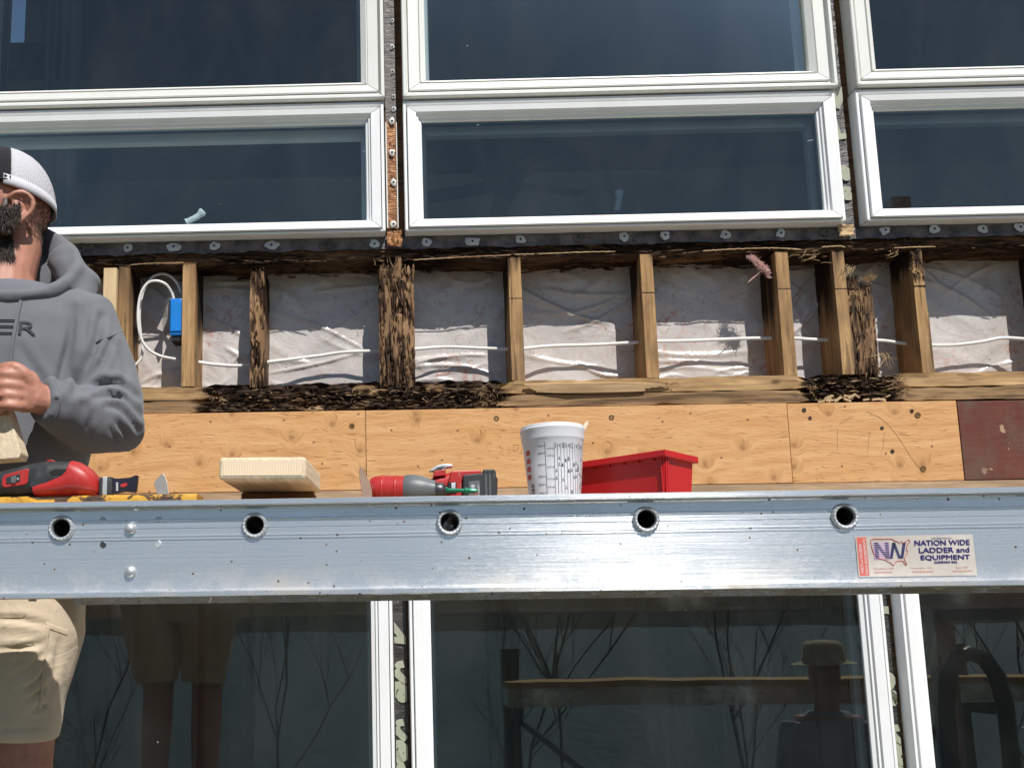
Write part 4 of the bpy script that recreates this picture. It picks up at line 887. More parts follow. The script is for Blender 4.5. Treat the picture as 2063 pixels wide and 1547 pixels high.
# rusty yellow bar
mb = MB(); n = 70; rs = []
x0, x1 = -1.3, -.300
for i in range(n+1):
    x = x0+(x1-x0)*i/n; zz = 4.7150+.0012*noise.noise(Vector((x*12, 0, 0))); dip = -.006 if P(72, 1005, -1.35).x < x < P(150, 1005, -1.35).x else 0
    rs.append([Vector((x, y, z)) for y, z in ((-1.379, 4.677), (-1.385, 4.68), (-1.385, zz-.005+dip), (-1.378, zz+dip), (-1.330, zz+dip), (-1.325, 4.677))])
put(mb.rings(rs).obj('yellow_steel_bar', M_YEL, None, 40), 'yellow painted steel bar flaking with rust under the oscillating tool', 'steel bar')
# ================================================================== WOOD BLOCK
zb_ = P(535, 965, -1.395).z; zt_ = P(535, 920, -1.395).z; xa, xb = P(447, 945, -1.395).x, P(625, 945, -1.395).x
blk = empty('wood_block', ((xa+xb)/2, -1.3, zb_), 'pale new pine block with end grain facing out on the ladder', 'wood block')
me = MB().box(xa-(xa+xb)/2, xb-(xa+xb)/2, -.095, .075, 0, zt_-zb_).mesh()
o = link_mesh('block', me, M_BLOCK, None); o.parent = blk; b_ = o.modifiers.new('b', 'BEVEL'); b_.width = .006; b_.segments = 3
hw = (xb-xa)/2-.006; hz = zt_-zb_
mb = MB(); mb.add([(-hw, -.0956, .006), (hw, -.0956, .006), (hw, -.0956, hz-.006), (-hw, -.0956, hz-.006)], [(0, 1, 2, 3)])
me = mb.mesh()
for v in me.vertices: v.co.x -= 0.003; v.co.z -= hz*.45
o = link_mesh('end_grain', me, M_END, None); o.parent = blk; o.location = (0.003, 0, hz*.45)
blk.rotation_euler = (0, R(1.2), R(-4))
put(MB().box(xa+.01, xb-.004, -1.255, -1.12, DECK+.0005, zb_-.0015).obj('dark_offcut', M_HEAD, None, None, .003), 'dark rotten offcut propping up the pale pine block', 'wood offcut')
# ================================================================== SCRAPER BLADES
def blade(name, pts, y, label, th=.0016, lean=.0, rotz=0., mat=M_BLADE, parent=None):
    pp = [P(u, v, y) for u, v in pts]; z0 = min(p.z for p in pp); cx = sum(p.x for p in pp)/len(pp)
    M = Matrix.Translation((cx, y, z0)) @ Matrix.Rotation(R(rotz), 4, 'Z') @ Matrix.Rotation(R(lean), 4, 'X')
    o = MB().prism([((p.x-cx), p.z-z0) for p in pp], -th/2, th/2, 0, M).obj(name, mat, None, None, .0004); return put(o, label, 'scraper')
blade('scraper_blade', [(318, 1001), (341, 1001), (339, 990), (336, 972), (331, 957), (325, 951), (320, 955), (314, 964), (308, 972), (313, 982)], -1.335, 'bent grey scraper blade standing beside the oscillating tool blade', lean=-12)
blade('scraper_blade', [(728, 1016), (752, 1016), (752, 985), (748, 968), (738, 950), (730, 937), (727, 945), (727, 965), (730, 990)], -1.345, 'pointed rusty scraper blade standing at the drill', lean=-8, rotz=25, mat=simple('rusty_blade', (.28, .19, .14), .55, .4, .25))
# ================================================================== OSCILLATING TOOL
yt = -1.345; ZY = 4.7095
ot = empty('oscillating_tool', P(90, 1000, yt), 'red and black cordless oscillating tool with a saw blade', 'power tool')
def section(u, vt, vb, hy, y=yt, e=2.6, seg=22, dy=0.):
    a, b = P(u, vt, y), P(u, vb, y); c = (a+b)/2; hz = (a.z-b.z)/2; out = []
    for i in range(seg):
        t = 2*math.pi*i/seg; cx_, s_ = math.cos(t), math.sin(t)
        out.append(Vector((c.x, y+dy+hy*math.copysign(abs(cx_)**(2/e), cx_), c.z+hz*math.copysign(abs(s_)**(2/e), s_))))
    return out
grip = [(-95, 972, 1003, .020), (-80, 962, 1004, .027), (-30, 958, 1004, .030), (0, 953, 1003, .031), (40, 943, 1002, .032), (70, 935, 1001, .033), (100, 931, 1000, .034), (150, 931, 998, .034), (160, 934, 997, .032)]
MB().rings([section(*g) for g in grip]).obj('grip', M_TBLK, ot, 40)
front = [(80, 976, 1002.5, .0345), (110, 968, 1001.5, .036), (138, 950, 1001, .0362), (150, 929.5, 1001, .0366), (165, 933, 1002, .036), (180, 942, 1002, .034), (192, 953, 1002, .030), (200, 965, 1001, .024), (203, 974, 998, .016)]
MB().rings([section(*g) for g in front]).obj('front_housing', M_TRED, ot, 40)
def fpanel(name, pts, y, mat, th=.003, parent=ot, bevel=.001):
    pp = [P(u, v, y) for u, v in pts]; return MB().prism([(p.x, p.z) for p in pp], y-th, y+.012, 0).obj(name, mat, parent, None, bevel)
sw = fpanel('switch_bezel', [(6, 965), (10, 957), (56, 944), (60, 946), (57, 972), (52, 976), (10, 982), (5, 978)], yt-.030, M_TRED, .0035)
fpanel('switch_recess', [(12, 962), (41, 954), (40, 970), (13, 975)], yt-.0335, M_TBLK, .0015, sw)
fpanel('switch_slider', [(22, 961), (33, 958), (32, 972), (23, 974)], yt-.035, M_TGREY, .002, sw); fpanel('switch_mark', [(34, 963.5), (38, 963), (38, 964.5), (34, 965)], yt-.0352, M_WHITE, .0006, sw, 0)
fpanel('vent', [(100, 950), (112, 944), (148, 945), (150, 950), (132, 957), (104, 957)], yt-.0335, M_BLACKHOLE, .0012); fpanel('grip_pad', [(60, 944), (94, 934), (95, 980), (60, 982)], yt-.0328, M_TBLK, .0012)
fpanel('red_button', [(94, 931), (99, 927), (108, 927), (113, 931)], yt-.004, M_TRED, .006)
cl = fpanel('blade_clamp', [(201, 962), (227, 961), (226, 997), (201, 998)], yt-.012, M_TBLK, .004); fpanel('clamp_plate', [(208, 961), (217, 961), (216, 997.5), (207, 997.5)], yt-.0135, M_STEEL, .0042, cl)
pts = [(224, 963), (240, 964), (262, 962), (274, 957)]+[q for k in range(9) for q in ((277.5-k*.4, 958+k*3.6), (275-k*.4, 960+k*3.6))]+[(270, 991), (250, 989), (224, 994)]
fpanel('saw_blade', pts, yt-.010, simple('blue_black_blade', (.05, .045, .07), .35, .7, .3), .0012, ot, 0)
for k in range(4): fpanel('blade_mark', [(234, 972+k*4.5), (238, 972+k*4.5), (238, 974.5+k*4.5), (234, 974.5+k*4.5)], yt-.0113, M_WHITE, .0003, ot, 0)
fpanel('blade_logo', [(243, 975), (256, 972), (256, 978), (249, 981), (243, 980)], yt-.0113, M_TRED, .0003, ot, 0)
# ================================================================== CORDLESS DRIVER
yd = -1.315
dr = empty('cordless_driver', P(880, 1010, yd), 'red cordless impact driver lying on its side with a green bit', 'power tool')
A = P(752, 985, yd); B = P(935, 988, yd-.02); ax = (B-A).normalized(); MD = Matrix.Translation(A) @ ax.to_track_quat('Z', 'Y').to_matrix().to_4x4()
MB().lathe([(.018, -.004), (.0195, .0), (.0215, .004), (.0225, .012), (.0228, .05), (.0232, .057)], 28, MD).obj('motor_housing', M_TRED, dr, 40)
for zz in (.014, .036): MB().lathe([(.0229, zz), (.0236, zz+.001), (.0236, zz+.003), (.0229, zz+.004)], 28, MD, 0, False).obj('housing_rib', M_TRED, dr, 40)
MB().lathe([(.0225, .051), (.0245, .055), (.0250, .066), (.0235, .078), (.020, .090), (.0165, .098), (.0155, .103), (.012, .104)], 28, MD).obj('gear_case', M_TGREY, dr, 40)
MB().lathe([(.0115, .100), (.0125, .102), (.0125, .112), (.010, .118), (.0065, .120)], 20, MD).obj('chuck', M_DARKST, dr, 40)
bt = MB().lathe([(.0055, .118), (.0058, .122), (.0036, .124), (.0034, .150), (.0052, .151), (.0052, .157), (.0042, .158), (.004, .166), (.0012, .172)], 8, MD).obj('driver_bit', M_GREEN, dr, 30)
hd = [(858, 972, 1008, .016), (868, 965, 1008, .020), (880, 962, 1007, .021), (905, 953, 1006, .022), (925, 952, 1006, .022), (930, 953, 1005, .021)]
MB().rings([section(u, a_, b_, h, yd+.055, 3.2) for u, a_, b_, h in hd]).obj('handle', M_TRED, dr, 40)
def dpanel(name, pts, y, mat, th=.02, parent=dr, bevel=.002):
    pp = [P(u, v, y) for u, v in pts]; return MB().prism([(p.x, p.z) for p in pp], y-th/2, y+th/2).obj(name, mat, parent, None, bevel)
dpanel('handle_foot', [(907, 953), (966, 951), (968, 962), (930, 966), (930, 1004), (905, 1004), (902, 975)], yd+.03, M_TRED, .05)
dpanel('vent', [(902, 972), (920, 971), (920, 993), (903, 994)], yd+.0045, M_BLACKHOLE, .003, dr, 0); dpanel('contact', [(909, 973), (918, 972), (917, 988), (909, 989)], yd+.0035, M_STEEL, .003, dr, .0005)
bat = dpanel('battery', [(930, 962), (968, 958), (970, 951), (992, 950), (996, 956), (995, 962), (999, 970), (998, 1003), (930, 1004)], yd+.028, M_TBLK, .062, dr, .003)
dpanel('battery_label', [(944, 970), (966, 967), (967, 1001), (944, 1001)], yd-.0045, M_TGREY, .002, bat, 0); 
for k in range(4): dpanel('charge_light', [(949+k*4.2, 990), (951+k*4.2, 990), (951+k*4.2, 998), (949+k*4.2, 998)], yd-.006, simple('dim_red', (.3, .1, .09), .5), .001, bat, 0)
dpanel('logo_dot', [(948, 979), (951, 976), (955, 976), (957, 980), (955, 983), (950, 983)], yd-.006, M_STEEL, .001, bat, 0)
me = text_fit('LITHIUM', .019, .0028); c = P(966.5, 1000, yd-.0063)
for v in me.vertices: v.co = (c.x-v.co.y, yd-.0063, c.z+v.co.x)
link_mesh('lettering', me, M_WHITE, bat)
for u in (977, 985): dpanel('battery_rib', [(u, 955), (u+3, 955), (u+4.5, 1003), (u+1.5, 1003)], yd-.003, M_TGREY, .002, bat, 0)
cl = dpanel('belt_clip', [(864, 950), (878, 940), (893, 936), (910, 937), (912, 941), (898, 943), (890, 951)], yd+.045, M_STEEL, .02, dr, .001); dpanel('clip_inner', [(872, 948), (882, 941.5), (897, 939), (889, 946)], yd+.0345, M_TBLK, .001, cl, 0)
dpanel('clip_mount', [(874, 950), (897, 948), (898, 960), (872, 962)], yd+.045, M_TRED, .026, dr, .001)
# ================================================================== MEASURING CUP
cc = P(1118, 1000, -1.325); cz = DECK+.001; cb, ct, ch = .0405, .0495, P(1118, 862, -1.325).z-DECK-.001
cup = empty('measuring_cup', (cc.x, -1.325, cz), 'white plastic measuring cup printed with mixing ratios', 'cup')
CUPROT = Matrix.Rotation(R(2.2), 4, 'Y') if False else Matrix.Identity(4)
def cr(z): return cb+(ct-cb)*min(1, z/(ch*.82))
prof_c = [(.002, 0), (cb-.002, 0), (cb, .002), (cr(ch*.5), ch*.5), (cr(ch*.80), ch*.80), (ct+.0012, ch*.815), (ct+.0018, ch*.83), (ct+.0016, ch*.905), (ct+.0030, ch*.93), (ct+.0034, ch*.955), (ct+.0020, ch*.97), (ct+.0022, ch*.985), (ct+.0012, ch), (ct-.0005, ch), (ct-.002, ch*.95), (cb-.002, .004), (.002, .003)]
o = link_mesh('cup_wall', MB().lathe(prof_c, 64).mesh(), M_CUP, None, 35); o.parent = cup
def cupmark(name, me, mat):
    """x in metres round the wall (0 faces the camera), z height"""
    bm = bmesh.new(); bm.from_mesh(me); bmesh.ops.subdivide_edges(bm, edges=[e for e in bm.edges if e.calc_length() > .006], cuts=3); bm.to_mesh(me); bm.free()
    for v in me.vertices:
        x, z = v.co.x, v.co.z; r = cr(z)+.0004; a_ = x/r; v.co = (r*math.sin(a_), -r*math.cos(a_), z)
    o = link_mesh(name, me, mat, None); o.parent = cup
def cupline(segs, mat=M_INKBK, w_=.0005):
    mb = MB()
    for x0, z0, x1, z1 in segs:
        if abs(x1-x0) > abs(z1-z0): mb.add([(x0, 0, z0-w_), (x1, 0, z1-w_), (x1, 0, z1+w_), (x0, 0, z0+w_)], [(0, 1, 2, 3)])
        else:
            n = 4
            for k in range(n):
                a0, a1 = k/n, (k+1)/n; f = lambda t: (x0+(x1-x0)*t, z0+(z1-z0)*t); p, q = f(a0), f(a1); mb.add([(p[0]-w_, 0, p[1]), (p[0]+w_, 0, p[1]), (q[0]+w_, 0, q[1]), (q[0]-w_, 0, q[1])], [(0, 1, 2, 3)])
    return mb.mesh()
XA = -.006; XS = -.019; ZTOP = ch*.735
segs = [(XS, .012, XS-.002, ZTOP+.004)]
ticks = [.71, .62, .48, .335, .235, .13]
for k, t in enumerate(ticks): segs += [(XS-.005, ch*t, XS, ch*t), (XS, ch*(t-.035), XS+.004, ch*(t-.035))]
cols = [XA+.0052*k for k in range(13)]
for x in cols: segs.append((x, .006, x, ZTOP))
segs += [(cols[0], ZTOP, cols[-1], ZTOP), (cols[0], ZTOP-.007, cols[-1], ZTOP-.007)]
rnd = random.Random(21); marks = []
for k in range(12):
    for j in range(rnd.choice((2, 3))):
        z = .015+rnd.random()*(ZTOP-.04); segs.append((cols[k], z, cols[k]+.0052, z)); marks.append((cols[k]+.0013, z+.0006, str(rnd.randint(1, 4))))
cupmark('scale_lines', cupline(segs, w_=.00032), M_INKBK)
def cuptext(body, x, z, w_, h_, mat=M_INKBK):
    me = text_fit(body, w_, h_, .01)
    for v in me.vertices: v.co = (x+v.co.x, 0, z+v.co.y)
    cupmark('lettering', me, mat)
for x, z, s in marks: cuptext(s, x, z, .0022, .004)
for k, s in enumerate(('1:1', '2:1', '3:1:1', '4:1', '4:1:1')): cuptext(s, cols[[0, 2, 4, 7, 9][k]]+.002, ZTOP-.0058, .007 if k < 2 else .009, .0045)
for k, (s1, s2) in enumerate((('700ml', '24 oz'), ('600ml', '20 oz'), ('500ml', '16 oz'), ('400ml', '12 oz'), ('300ml', '8 oz'), ('200ml', '4 oz'))):
    cuptext(s1, XS-.0145, ch*ticks[k]-.001, .009, .0028); cuptext(s2, XS+.0048, ch*(ticks[k]-.035)-.0012, .0075, .0028)
for k in range(4):
    me = bpy.data.meshes.new('b'); z = ch*(.62-.10*k); me.from_pydata([(-.062, 0, z), (-.050, 0, z), (-.050, 0, z+.008), (-.062, 0, z+.008)], [], [(0, 1, 2, 3)]); cupmark('red_block_print', me, M_INKRED)
for k in range(9):
    me = bpy.data.meshes.new('b'); z = .006+.0032*k; me.from_pydata([(-.050, 0, z), (-.043, 0, z), (-.043, 0, z+.0012+.001*(k % 2)), (-.050, 0, z+.0012+.001*(k % 2))], [], [(0, 1, 2, 3)]); cupmark('bar_print', me, M_INKBK)
p1 = P(1184, 849, -1.30); p0 = Vector((cc.x-.02, -1.32, cz+.006)); sd = (p1-p0)
put(MB().tube([p0, p0+sd*.5, p1-sd*.02, p1], [(.003, .001)]*3+[(.0022, .001)], 8, upv=(1, 0, .4)).obj('stir_stick', M_BLOCK, None, 50), 'pale wooden stir stick standing in the measuring cup', 'stick')
# ================================================================== RED BIN
corner = P(1342, 990, -1.375); ph = R(46); d1 = Vector((math.cos(ph), math.sin(ph), 0)); d2 = Vector((-math.sin(ph), math.cos(ph), 0))
bn = empty('storage_bin', (corner.x, corner.y, DECK+.001), 'open red plastic storage bin behind the measuring cup', 'bin')
W1, W2 = .098, .205; BH = P(1342, 907, -1.375).z-DECK-.001
def BP(a, b, z): return Vector((corner.x, corner.y, DECK+.001))+d1*a+d2*b+Vector((0, 0, z))
def brect(i, z, wd=0.): return [BP(i-wd, i-wd, z), BP(W1-i+wd, i-wd, z), BP(W1-i+wd, W2-i+wd, z), BP(i-wd, W2-i+wd, z)]
MB().rings([brect(.006, 0), brect(.001, BH*.9), brect(.003, BH*.9), brect(.0075, .003)], 0, True).obj('bin_wall', M_BINRED, bn, None, .001)
MB().rings([brect(.0012, BH*.865), brect(-.005, BH*.865), brect(-.006, BH*.88), brect(-.0055, BH), brect(-.003, BH+.001), brect(.001, BH), brect(.0022, BH*.87)], 0, False).obj('rim', M_BINRED, bn, None, .0008)
for a_ in (.006, .0115): MB().tube([BP(a_, .0025, .003), BP(a_, .0002, BH*.86)], .0016, 6).obj('corner_rib', M_BINRED, bn, 60)
MB().tube([BP(.0025, .006, .003), BP(.0002, .006, BH*.86)], .0016, 6).obj('corner_rib', M_BINRED, bn, 60)
for k in range(7): MB().box(-.0045, .0, -.0008, .0008, BH*.82, BH*.865, 0, Matrix.Translation((corner.x, corner.y, DECK+.001)) @ Matrix(((d1.x, d2.x, 0), (d1.y, d2.y, 0), (0, 0, 1))).to_4x4() @ Matrix.Translation((.001, .018+k*.027, 0))).obj('rim_rib', M_BINRED, bn)
# ================================================================== WORKER
def add_me(mb_obj_name, me, mat, parent, smooth=180): return link_mesh(mb_obj_name, me, mat, parent, smooth)
YB = -1.0
FOOT = 3.745
man = empty('person', (P(0, 1300, YB).x, YB, FOOT), 'man in grey hoodie, khaki shorts and white mesh cap holding a board', 'person')
HC = P(4, 428, YB); fd = Vector((-.76, -.65, 0)).normalized(); ld = Vector((-fd.y, fd.x, 0)); zd = Vector((0, 0, 1))
HM = Matrix((fd, ld, zd)).transposed()
def HP(a, b, c): return HC+fd*a+ld*b+zd*c
body = MB()
body.ball(HP(-.006, 0, .028), (.096, .076, .102), 24, HM); body.ball(HP(.030, 0, -.045), (.068, .060, .075), 20, HM)
body.ball(HP(.055, 0, -.085), (.040, .036, .030), 16, HM); body.ball(HP(.062, .0, .0), (.036, .056, .050), 16, HM)
body.tube([HP(.092, 0, .03), HP(.104, 0, .0), HP(.118, 0, -.022), HP(.100, 0, -.034)], [.008, .010, .014, .008], 10)   # nose
body.ball(HP(.090, 0, .042), (.016, .055, .012), 12, HM)                                                          # brow
body.ball(HP(.094, .0, -.062), (.014, .024, .008), 12, HM)                                                        # lips
for s in (-1, 1):                                                                                                  # ears
    ec = [(.012, .074, .022), (.006, .084, .034), (-.010, .092, .038), (-.026, .096, .026), (-.027, .094, .006), (-.016, .089, -.012), (-.003, .083, -.026), (.006, .078, -.030), (.010, .074, -.020)]
    body.tube(catmull([HP(a*1.05, s*b, c*.98-.024) for a, b, c in ec], 4), .0056, 8)
    body.ball(HP(-.008, s*.078, -.020), (.018, .0075, .027), 12, HM); body.ball(HP(.006, s*.079, -.052), (.009, .006, .008), 10, HM); body.ball(HP(.010, s*.078, -.022), (.006, .005, .007), 8, HM)
NB = P(4, 590, YB+.0)
body.tube([HP(-.025, 0, -.02), HP(-.028, 0, -.075), NB+Vector((.005, -.005, .035)), NB], [(.058, .062), (.056, .058), (.062, .060), (.085, .075)], 20)
body.ball(P(8, 650, YB), (.165, .080, .07), 20)
body.tube([P(8, 640, YB), P(6, 800, YB), P(4, 1010, YB), P(2, 1150, YB)], [(.14, .08), (.14, .085), (.13, .085), (.14, .09)], 20)
HIPZ = P(0, 1120, YB).z
legs = []
for cx_ in (34, -165):
    hip = P(cx_+12, 1130, YB); kn = P(cx_+8, 1545, YB-.012); an = Vector((kn.x-.004, YB+.03, FOOT+.085))
    body.tube([hip, hip*.5+kn*.5+Vector((0, -.008, 0)), kn+Vector((0, 0, .06)), kn, kn-Vector((0, -.012, .10)), kn-Vector((0, -.03, .22)), an], [.082, .076, .062, .058, .058, .052, .038], 18)
    legs.append((hip, kn, an))
# arms
SH = [P(165, 655, YB), P(-155, 655, YB)]; EL = [P(222, 848, YB-.03), P(-212, 848, YB-.03)]; WR = [P(84, 806, YB-.185), P(-95, 812, YB-.185)]
for k in range(2):
    body.tube([SH[k], SH[k]*.5+EL[k]*.5, EL[k], EL[k]*.5+WR[k]*.5, WR[k]], [.055, .048, .042, .040, .029], 16)
fist = MB()
def hand(sg, cu):
    U = lambda u: cu+sg*(u-40)
    y0 = YB-.205
    body.tube([WR[0 if sg > 0 else 1], P(U(62), 796, y0)], [(.026, .024), (.034, .020)], 14)
    body.ball(P(U(52), 788, y0), (.030, .018, .042), 16)
    for i in range(4):
        ln = (1., 1.08, 1.02, .82)[i]; v = 757+i*20.5
        body.tube(catmull([P(U(46), v+3, y0-.002), P(U(38), v, y0-.018), P(U(38-34*ln), v-4+i, y0-.030), P(U(38-46*ln), v+6, y0-.016), P(U(38-38*ln), v+14, y0-.002)], 4), [.0095]*4+[.0098]*4+[.0088]*4+[.0084]*4+[.007], 10)
    body.tube(catmull([P(U(62), 772, y0-.006), P(U(44), 748, y0-.016), P(U(20), 738, y0-.020), P(U(-2), 744, y0-.012)], 4), [.013]*4+[.0115]*4+[.0095]*4+[.007], 10)
hand(1, 40); hand(-1, -55)
for hip, kn, an in legs:
    body.tube([an+Vector((0, .03, -.03)), an+Vector((0, -.06, -.045)), an+Vector((0, -.15, -.065)), an+Vector((0, -.19, -.07))], [(.045, .036), (.040, .042), (.026, .045), (.016, .035)], 14)
bme = bake(body, .0038, 2, .5); add_me('body', bme, M_SKIN, man)
for e, s in ((HP(.080, .033, .02), 1), (HP(.080, -.033, .02), -1)): MB().ball(e, .012, 12).obj('eye', M_WHITE, man, 180)
# hoodie ------------------------------------------------------------
hd_ = MB(); BX = P(4, 800, YB).x
tz = [(1010, .150, .118), (960, .165, .125), (900, .178, .130), (800, .190, .135), (720, .196, .132), (660, .190, .122), (615, .160, .108), (588, .115, .095)]
hd_.rings([[Vector((BX+rx*math.copysign(abs(math.cos(2*math.pi*i/40))**.85, math.cos(2*math.pi*i/40)), YB+.005+ry*math.copysign(abs(math.sin(2*math.pi*i/40))**.85, math.sin(2*math.pi*i/40)), P(0, v, YB).z)) for i in range(40)] for v, rx, ry in tz])
for k in range(2):
    S, E, W_ = SH[k], EL[k], WR[k]; out = Vector((1 if k == 0 else -1, 0, 0))
    hd_.tube([S-out*.05+Vector((0, 0, .012)), S+Vector((0, 0, .0)), S*.6+E*.4+out*.006, S*.25+E*.75+out*.010, E+out*.004+Vector((0, 0, -.012)), E*.72+W_*.28+Vector((0, 0, -.012)), E*.4+W_*.6+Vector((0, 0, -.006)), E*.2+W_*.8, E*.14+W_*.86], [.076, .079, .074, .070, .067, .064, .056, .050, .050], 24)
    cu0 = E*.24+W_*.76; cu1 = E*.0+W_*1.0
    hd_.tube([cu0, cu0*.5+cu1*.5, cu1], [(.0490, .044), (.046, .041), (.043, .038)], 24)
hme = bake(hd_, .0065, 8, .5)
def seg_t(p, a, b):
    d = b-a; t = max(0, min(1, (p-a).dot(d)/d.length_squared)); return t, (p-(a+d*t)).length
def fold_disp(p, folds):
    pu, pv = Q(p); d = 0.
    for pts_, dep_, wd_ in folds:
        best = 1e9; n_s = len(pts_)-1; al = 0
        for k_, ((ax_, ay_), (bx_, by_)) in enumerate(zip(pts_, pts_[1:])):
            ex_, ey_ = bx_-ax_, by_-ay_; t = max(0, min(1, ((pu-ax_)*ex_+(pv-ay_)*ey_)/(ex_*ex_+ey_*ey_))); r = math.hypot(pu-ax_-ex_*t, pv-ay_-ey_*t)
            if r < best: best = r; al = (k_+t)/n_s
        if best < wd_*4:
            f = math.sin(math.pi*min(1, max(0, .12+.76*al)))
            d += f*(-dep_*math.exp(-(best/wd_)**2)+dep_*.55*math.exp(-((best-wd_*2)/(wd_*1.1))**2))
    return d
nrm = [v.normal.copy() for v in hme.vertices]
FOLDS = [([(150, 622), (143, 680), (130, 735), (117, 782)], .010, 8), ([(203, 640), (194, 690), (172, 745), (150, 792)], .013, 8), ([(222, 690), (205, 730), (185, 760), (166, 790)], .010, 7),
         ([(272, 800), (240, 772), (205, 772), (172, 790)], .010, 7), ([(282, 838), (250, 802), (215, 796), (186, 803)], .009, 6), ([(278, 866), (256, 836), (238, 822), (215, 818)], .008, 6), ([(262, 892), (246, 866), (234, 852)], .006, 6),
         ([(250, 905), (232, 880), (222, 862)], .005, 5), ([(185, 835), (178, 860), (182, 885)], .004, 6), ([(40, 700), (80, 760), (95, 790)], .004, 9), ([(180, 590), (170, 640), (168, 690)], .005, 10), ([(240, 700), (252, 740), (255, 775)], .005, 8)]
for v, n_ in zip(hme.vertices, nrm):
    p = v.co.copy(); d = 0.
    if n_.y < .15: d += fold_disp(p, FOLDS)
    d += .003*noise.noise(Vector((p.x*7, p.y*7, p.z*4)))+.0012*noise.noise(p*22)
    v.co += n_*d
hood = add_me('hoodie', hme, M_HOOD, man)
# hood bunched round the neck
cl_ = MB(); loop = [(112, 496, -.93), (150, 545, -.99), (112, 588, -1.06), (14, 606, -1.095), (-88, 588, -1.06), (-122, 545, -.99), (-86, 496, -.92), (14, 478, -.885)]
lp = [P(*q) for q in loop]; lp2 = catmull(lp+lp[:2], 8)[:8*8+1]
cl_.tube(lp2, [(.026 if 12 < k < 40 else .032, .017) for k in range(len(lp2))], 12)
cl_.ball(P(14, 575, YB+.105), (.135, .055, .095), 20); cl_.tube([P(120, 520, -.95), P(165, 575, -.98), P(150, 610, -1.02)], [.035, .04, .03], 14); cl_.tube([P(-90, 520, -.95), P(-140, 575, -.98), P(-125, 610, -1.02)], [.035, .04, .03], 14)
cme = bake(cl_, .006, 6, .5)
for v in cme.vertices: v.co += v.normal*(.004*noise.noise(v.co*15)+.006*(abs(noise.noise(Vector((v.co.x*8, v.co.y*8, v.co.z*22))))-.2))
hc_ = add_me('hood', cme, M_HOOD, man)
bv = BVHTree.FromPolygons([v.co.copy() for v in hme.vertices], [tuple(p.vertices) for p in hme.polygons])
def on_chest(x, z, off=.0030):
    h = bv.ray_cast(Vector((x, YB-.5, z)), Vector((0, 1, 0))); return Vector((x, (h[0].y if h[0] else YB-.135)-off, z))
def chest_text(body_, u0, u1, v0, v1, bold=0.):
    me = text_fit(body_, 1, 1, bold); bm = bmesh.new(); bm.from_mesh(me)
    for it in range(2): bmesh.ops.subdivide_edges(bm, edges=[e for e in bm.edges if e.calc_length() > .12], cuts=2)
    bmesh.ops.triangulate(bm, faces=bm.faces[:]); bm.to_mesh(me); bm.free(); a0, a1 = P(u0, v1, YB-.13), P(u1, v0, YB-.13)
    for v in me.vertices: v.co = on_chest(a0.x+(a1.x-a0.x)*(v.co.x+.18*(1-v.co.y)*0), a0.z+(a1.z-a0.z)*v.co.y)
    link_mesh('printed_letter', me, M_PRINT, hood)
chest_text('R', 33, 68, 642, 671); 
for v0 in (642, 655, 669):
    pts = [on_chest(P(-6+k*4, v0+k*.1, YB-.13).x, P(0, v0, YB-.13).z) for k in range(9)]; MB().tube(pts, .0016, 4).obj('printed_letter', M_PRINT, hood)
pts = [on_chest(P(34-k*1.6, 600+k*14, YB-.13).x, P(0, 600+k*14, YB-.13).z, .003) for k in range(13)]
MB().tube(pts, .0035, 8).obj('drawstring', M_HOOD, hood, 60)
# shoulder seam and cuff seam
def seam(pts, y_off=.0005):
    MB().tube(pts, .0017, 6).obj('seam', M_HOOD, hood, 60)
def hit(u, v):
    o = CAMP; d = (P(u, v, 0)-CAMP).normalized(); h = bv.ray_cast(o, d); return h[0]-d*.0006 if h[0] else None
for line in ([(194, 690), (205, 684), (218, 679), (232, 673), (246, 668), (254, 666)], [(118, 783), (121, 800), (119, 820), (112, 840), (100, 856)]  ):
    pp = [hit(u, v) for u, v in line]; pp = [p for p in pp if p]
    if len(pp) > 2: seam(catmull(pp, 4))
# shorts ------------------------------------------------------------
sh = MB()
for (hip, kn, an), sgn in zip(legs, (1, -1)):
    hem = P(28 if sgn > 0 else -160, 1486, YB-.01)
    sh.tube([Vector((hip.x-.02*sgn, YB, HIPZ+.08)), hip+Vector((.008*sgn, 0, .0)), hip*.6+hem*.4+Vector((.014*sgn, -.004, 0)), hip*.25+hem*.75+Vector((.004*sgn, -.006, 0)), hem], [(.115, .11), (.118, .110), (.112, .104), (.094, .090), (.082, .080)], 28)
sh.rings([[Vector((BX+rx*math.cos(2*math.pi*i/36), YB+ry*math.sin(2*math.pi*i/36), P(0, v, YB).z)) for i in range(36)] for v, rx, ry in ((1240, .165, .11), (1150, .185, .13), (1060, .175, .125), (990, .160, .118))])
sme = bake(sh, .0065, 5, .5)
SFOLDS = [([(-20, 1246), (40, 1247), (92, 1258)], .006, 6), ([(-20, 1309), (40, 1306), (88, 1296)], .006, 6), ([(20, 1370), (60, 1350), (92, 1312)], .005, 7), ([(52, 1388), (78, 1370), (96, 1340)], .005, 5), ([(55, 1410), (80, 1395), (98, 1372)], .005, 5), ([(118, 1290), (112, 1340), (100, 1400)], .004, 7), ([(70, 1430), (90, 1420), (104, 1425)], .006, 5), ([(0, 1466), (50, 1468), (90, 1462)], .003, 4)]
for v in sme.vertices:
    p = v.co; n_ = v.normal
    v.co = p+n_*(.004*noise.noise(Vector((p.x*9, p.y*9, p.z*14)))+(fold_disp(p, SFOLDS) if n_.y < .2 else 0))
sho = add_me('shorts', sme, M_KHAKI, man)
bv2 = BVHTree.FromPolygons([v.co.copy() for v in sme.vertices], [tuple(p.vertices) for p in sme.polygons])
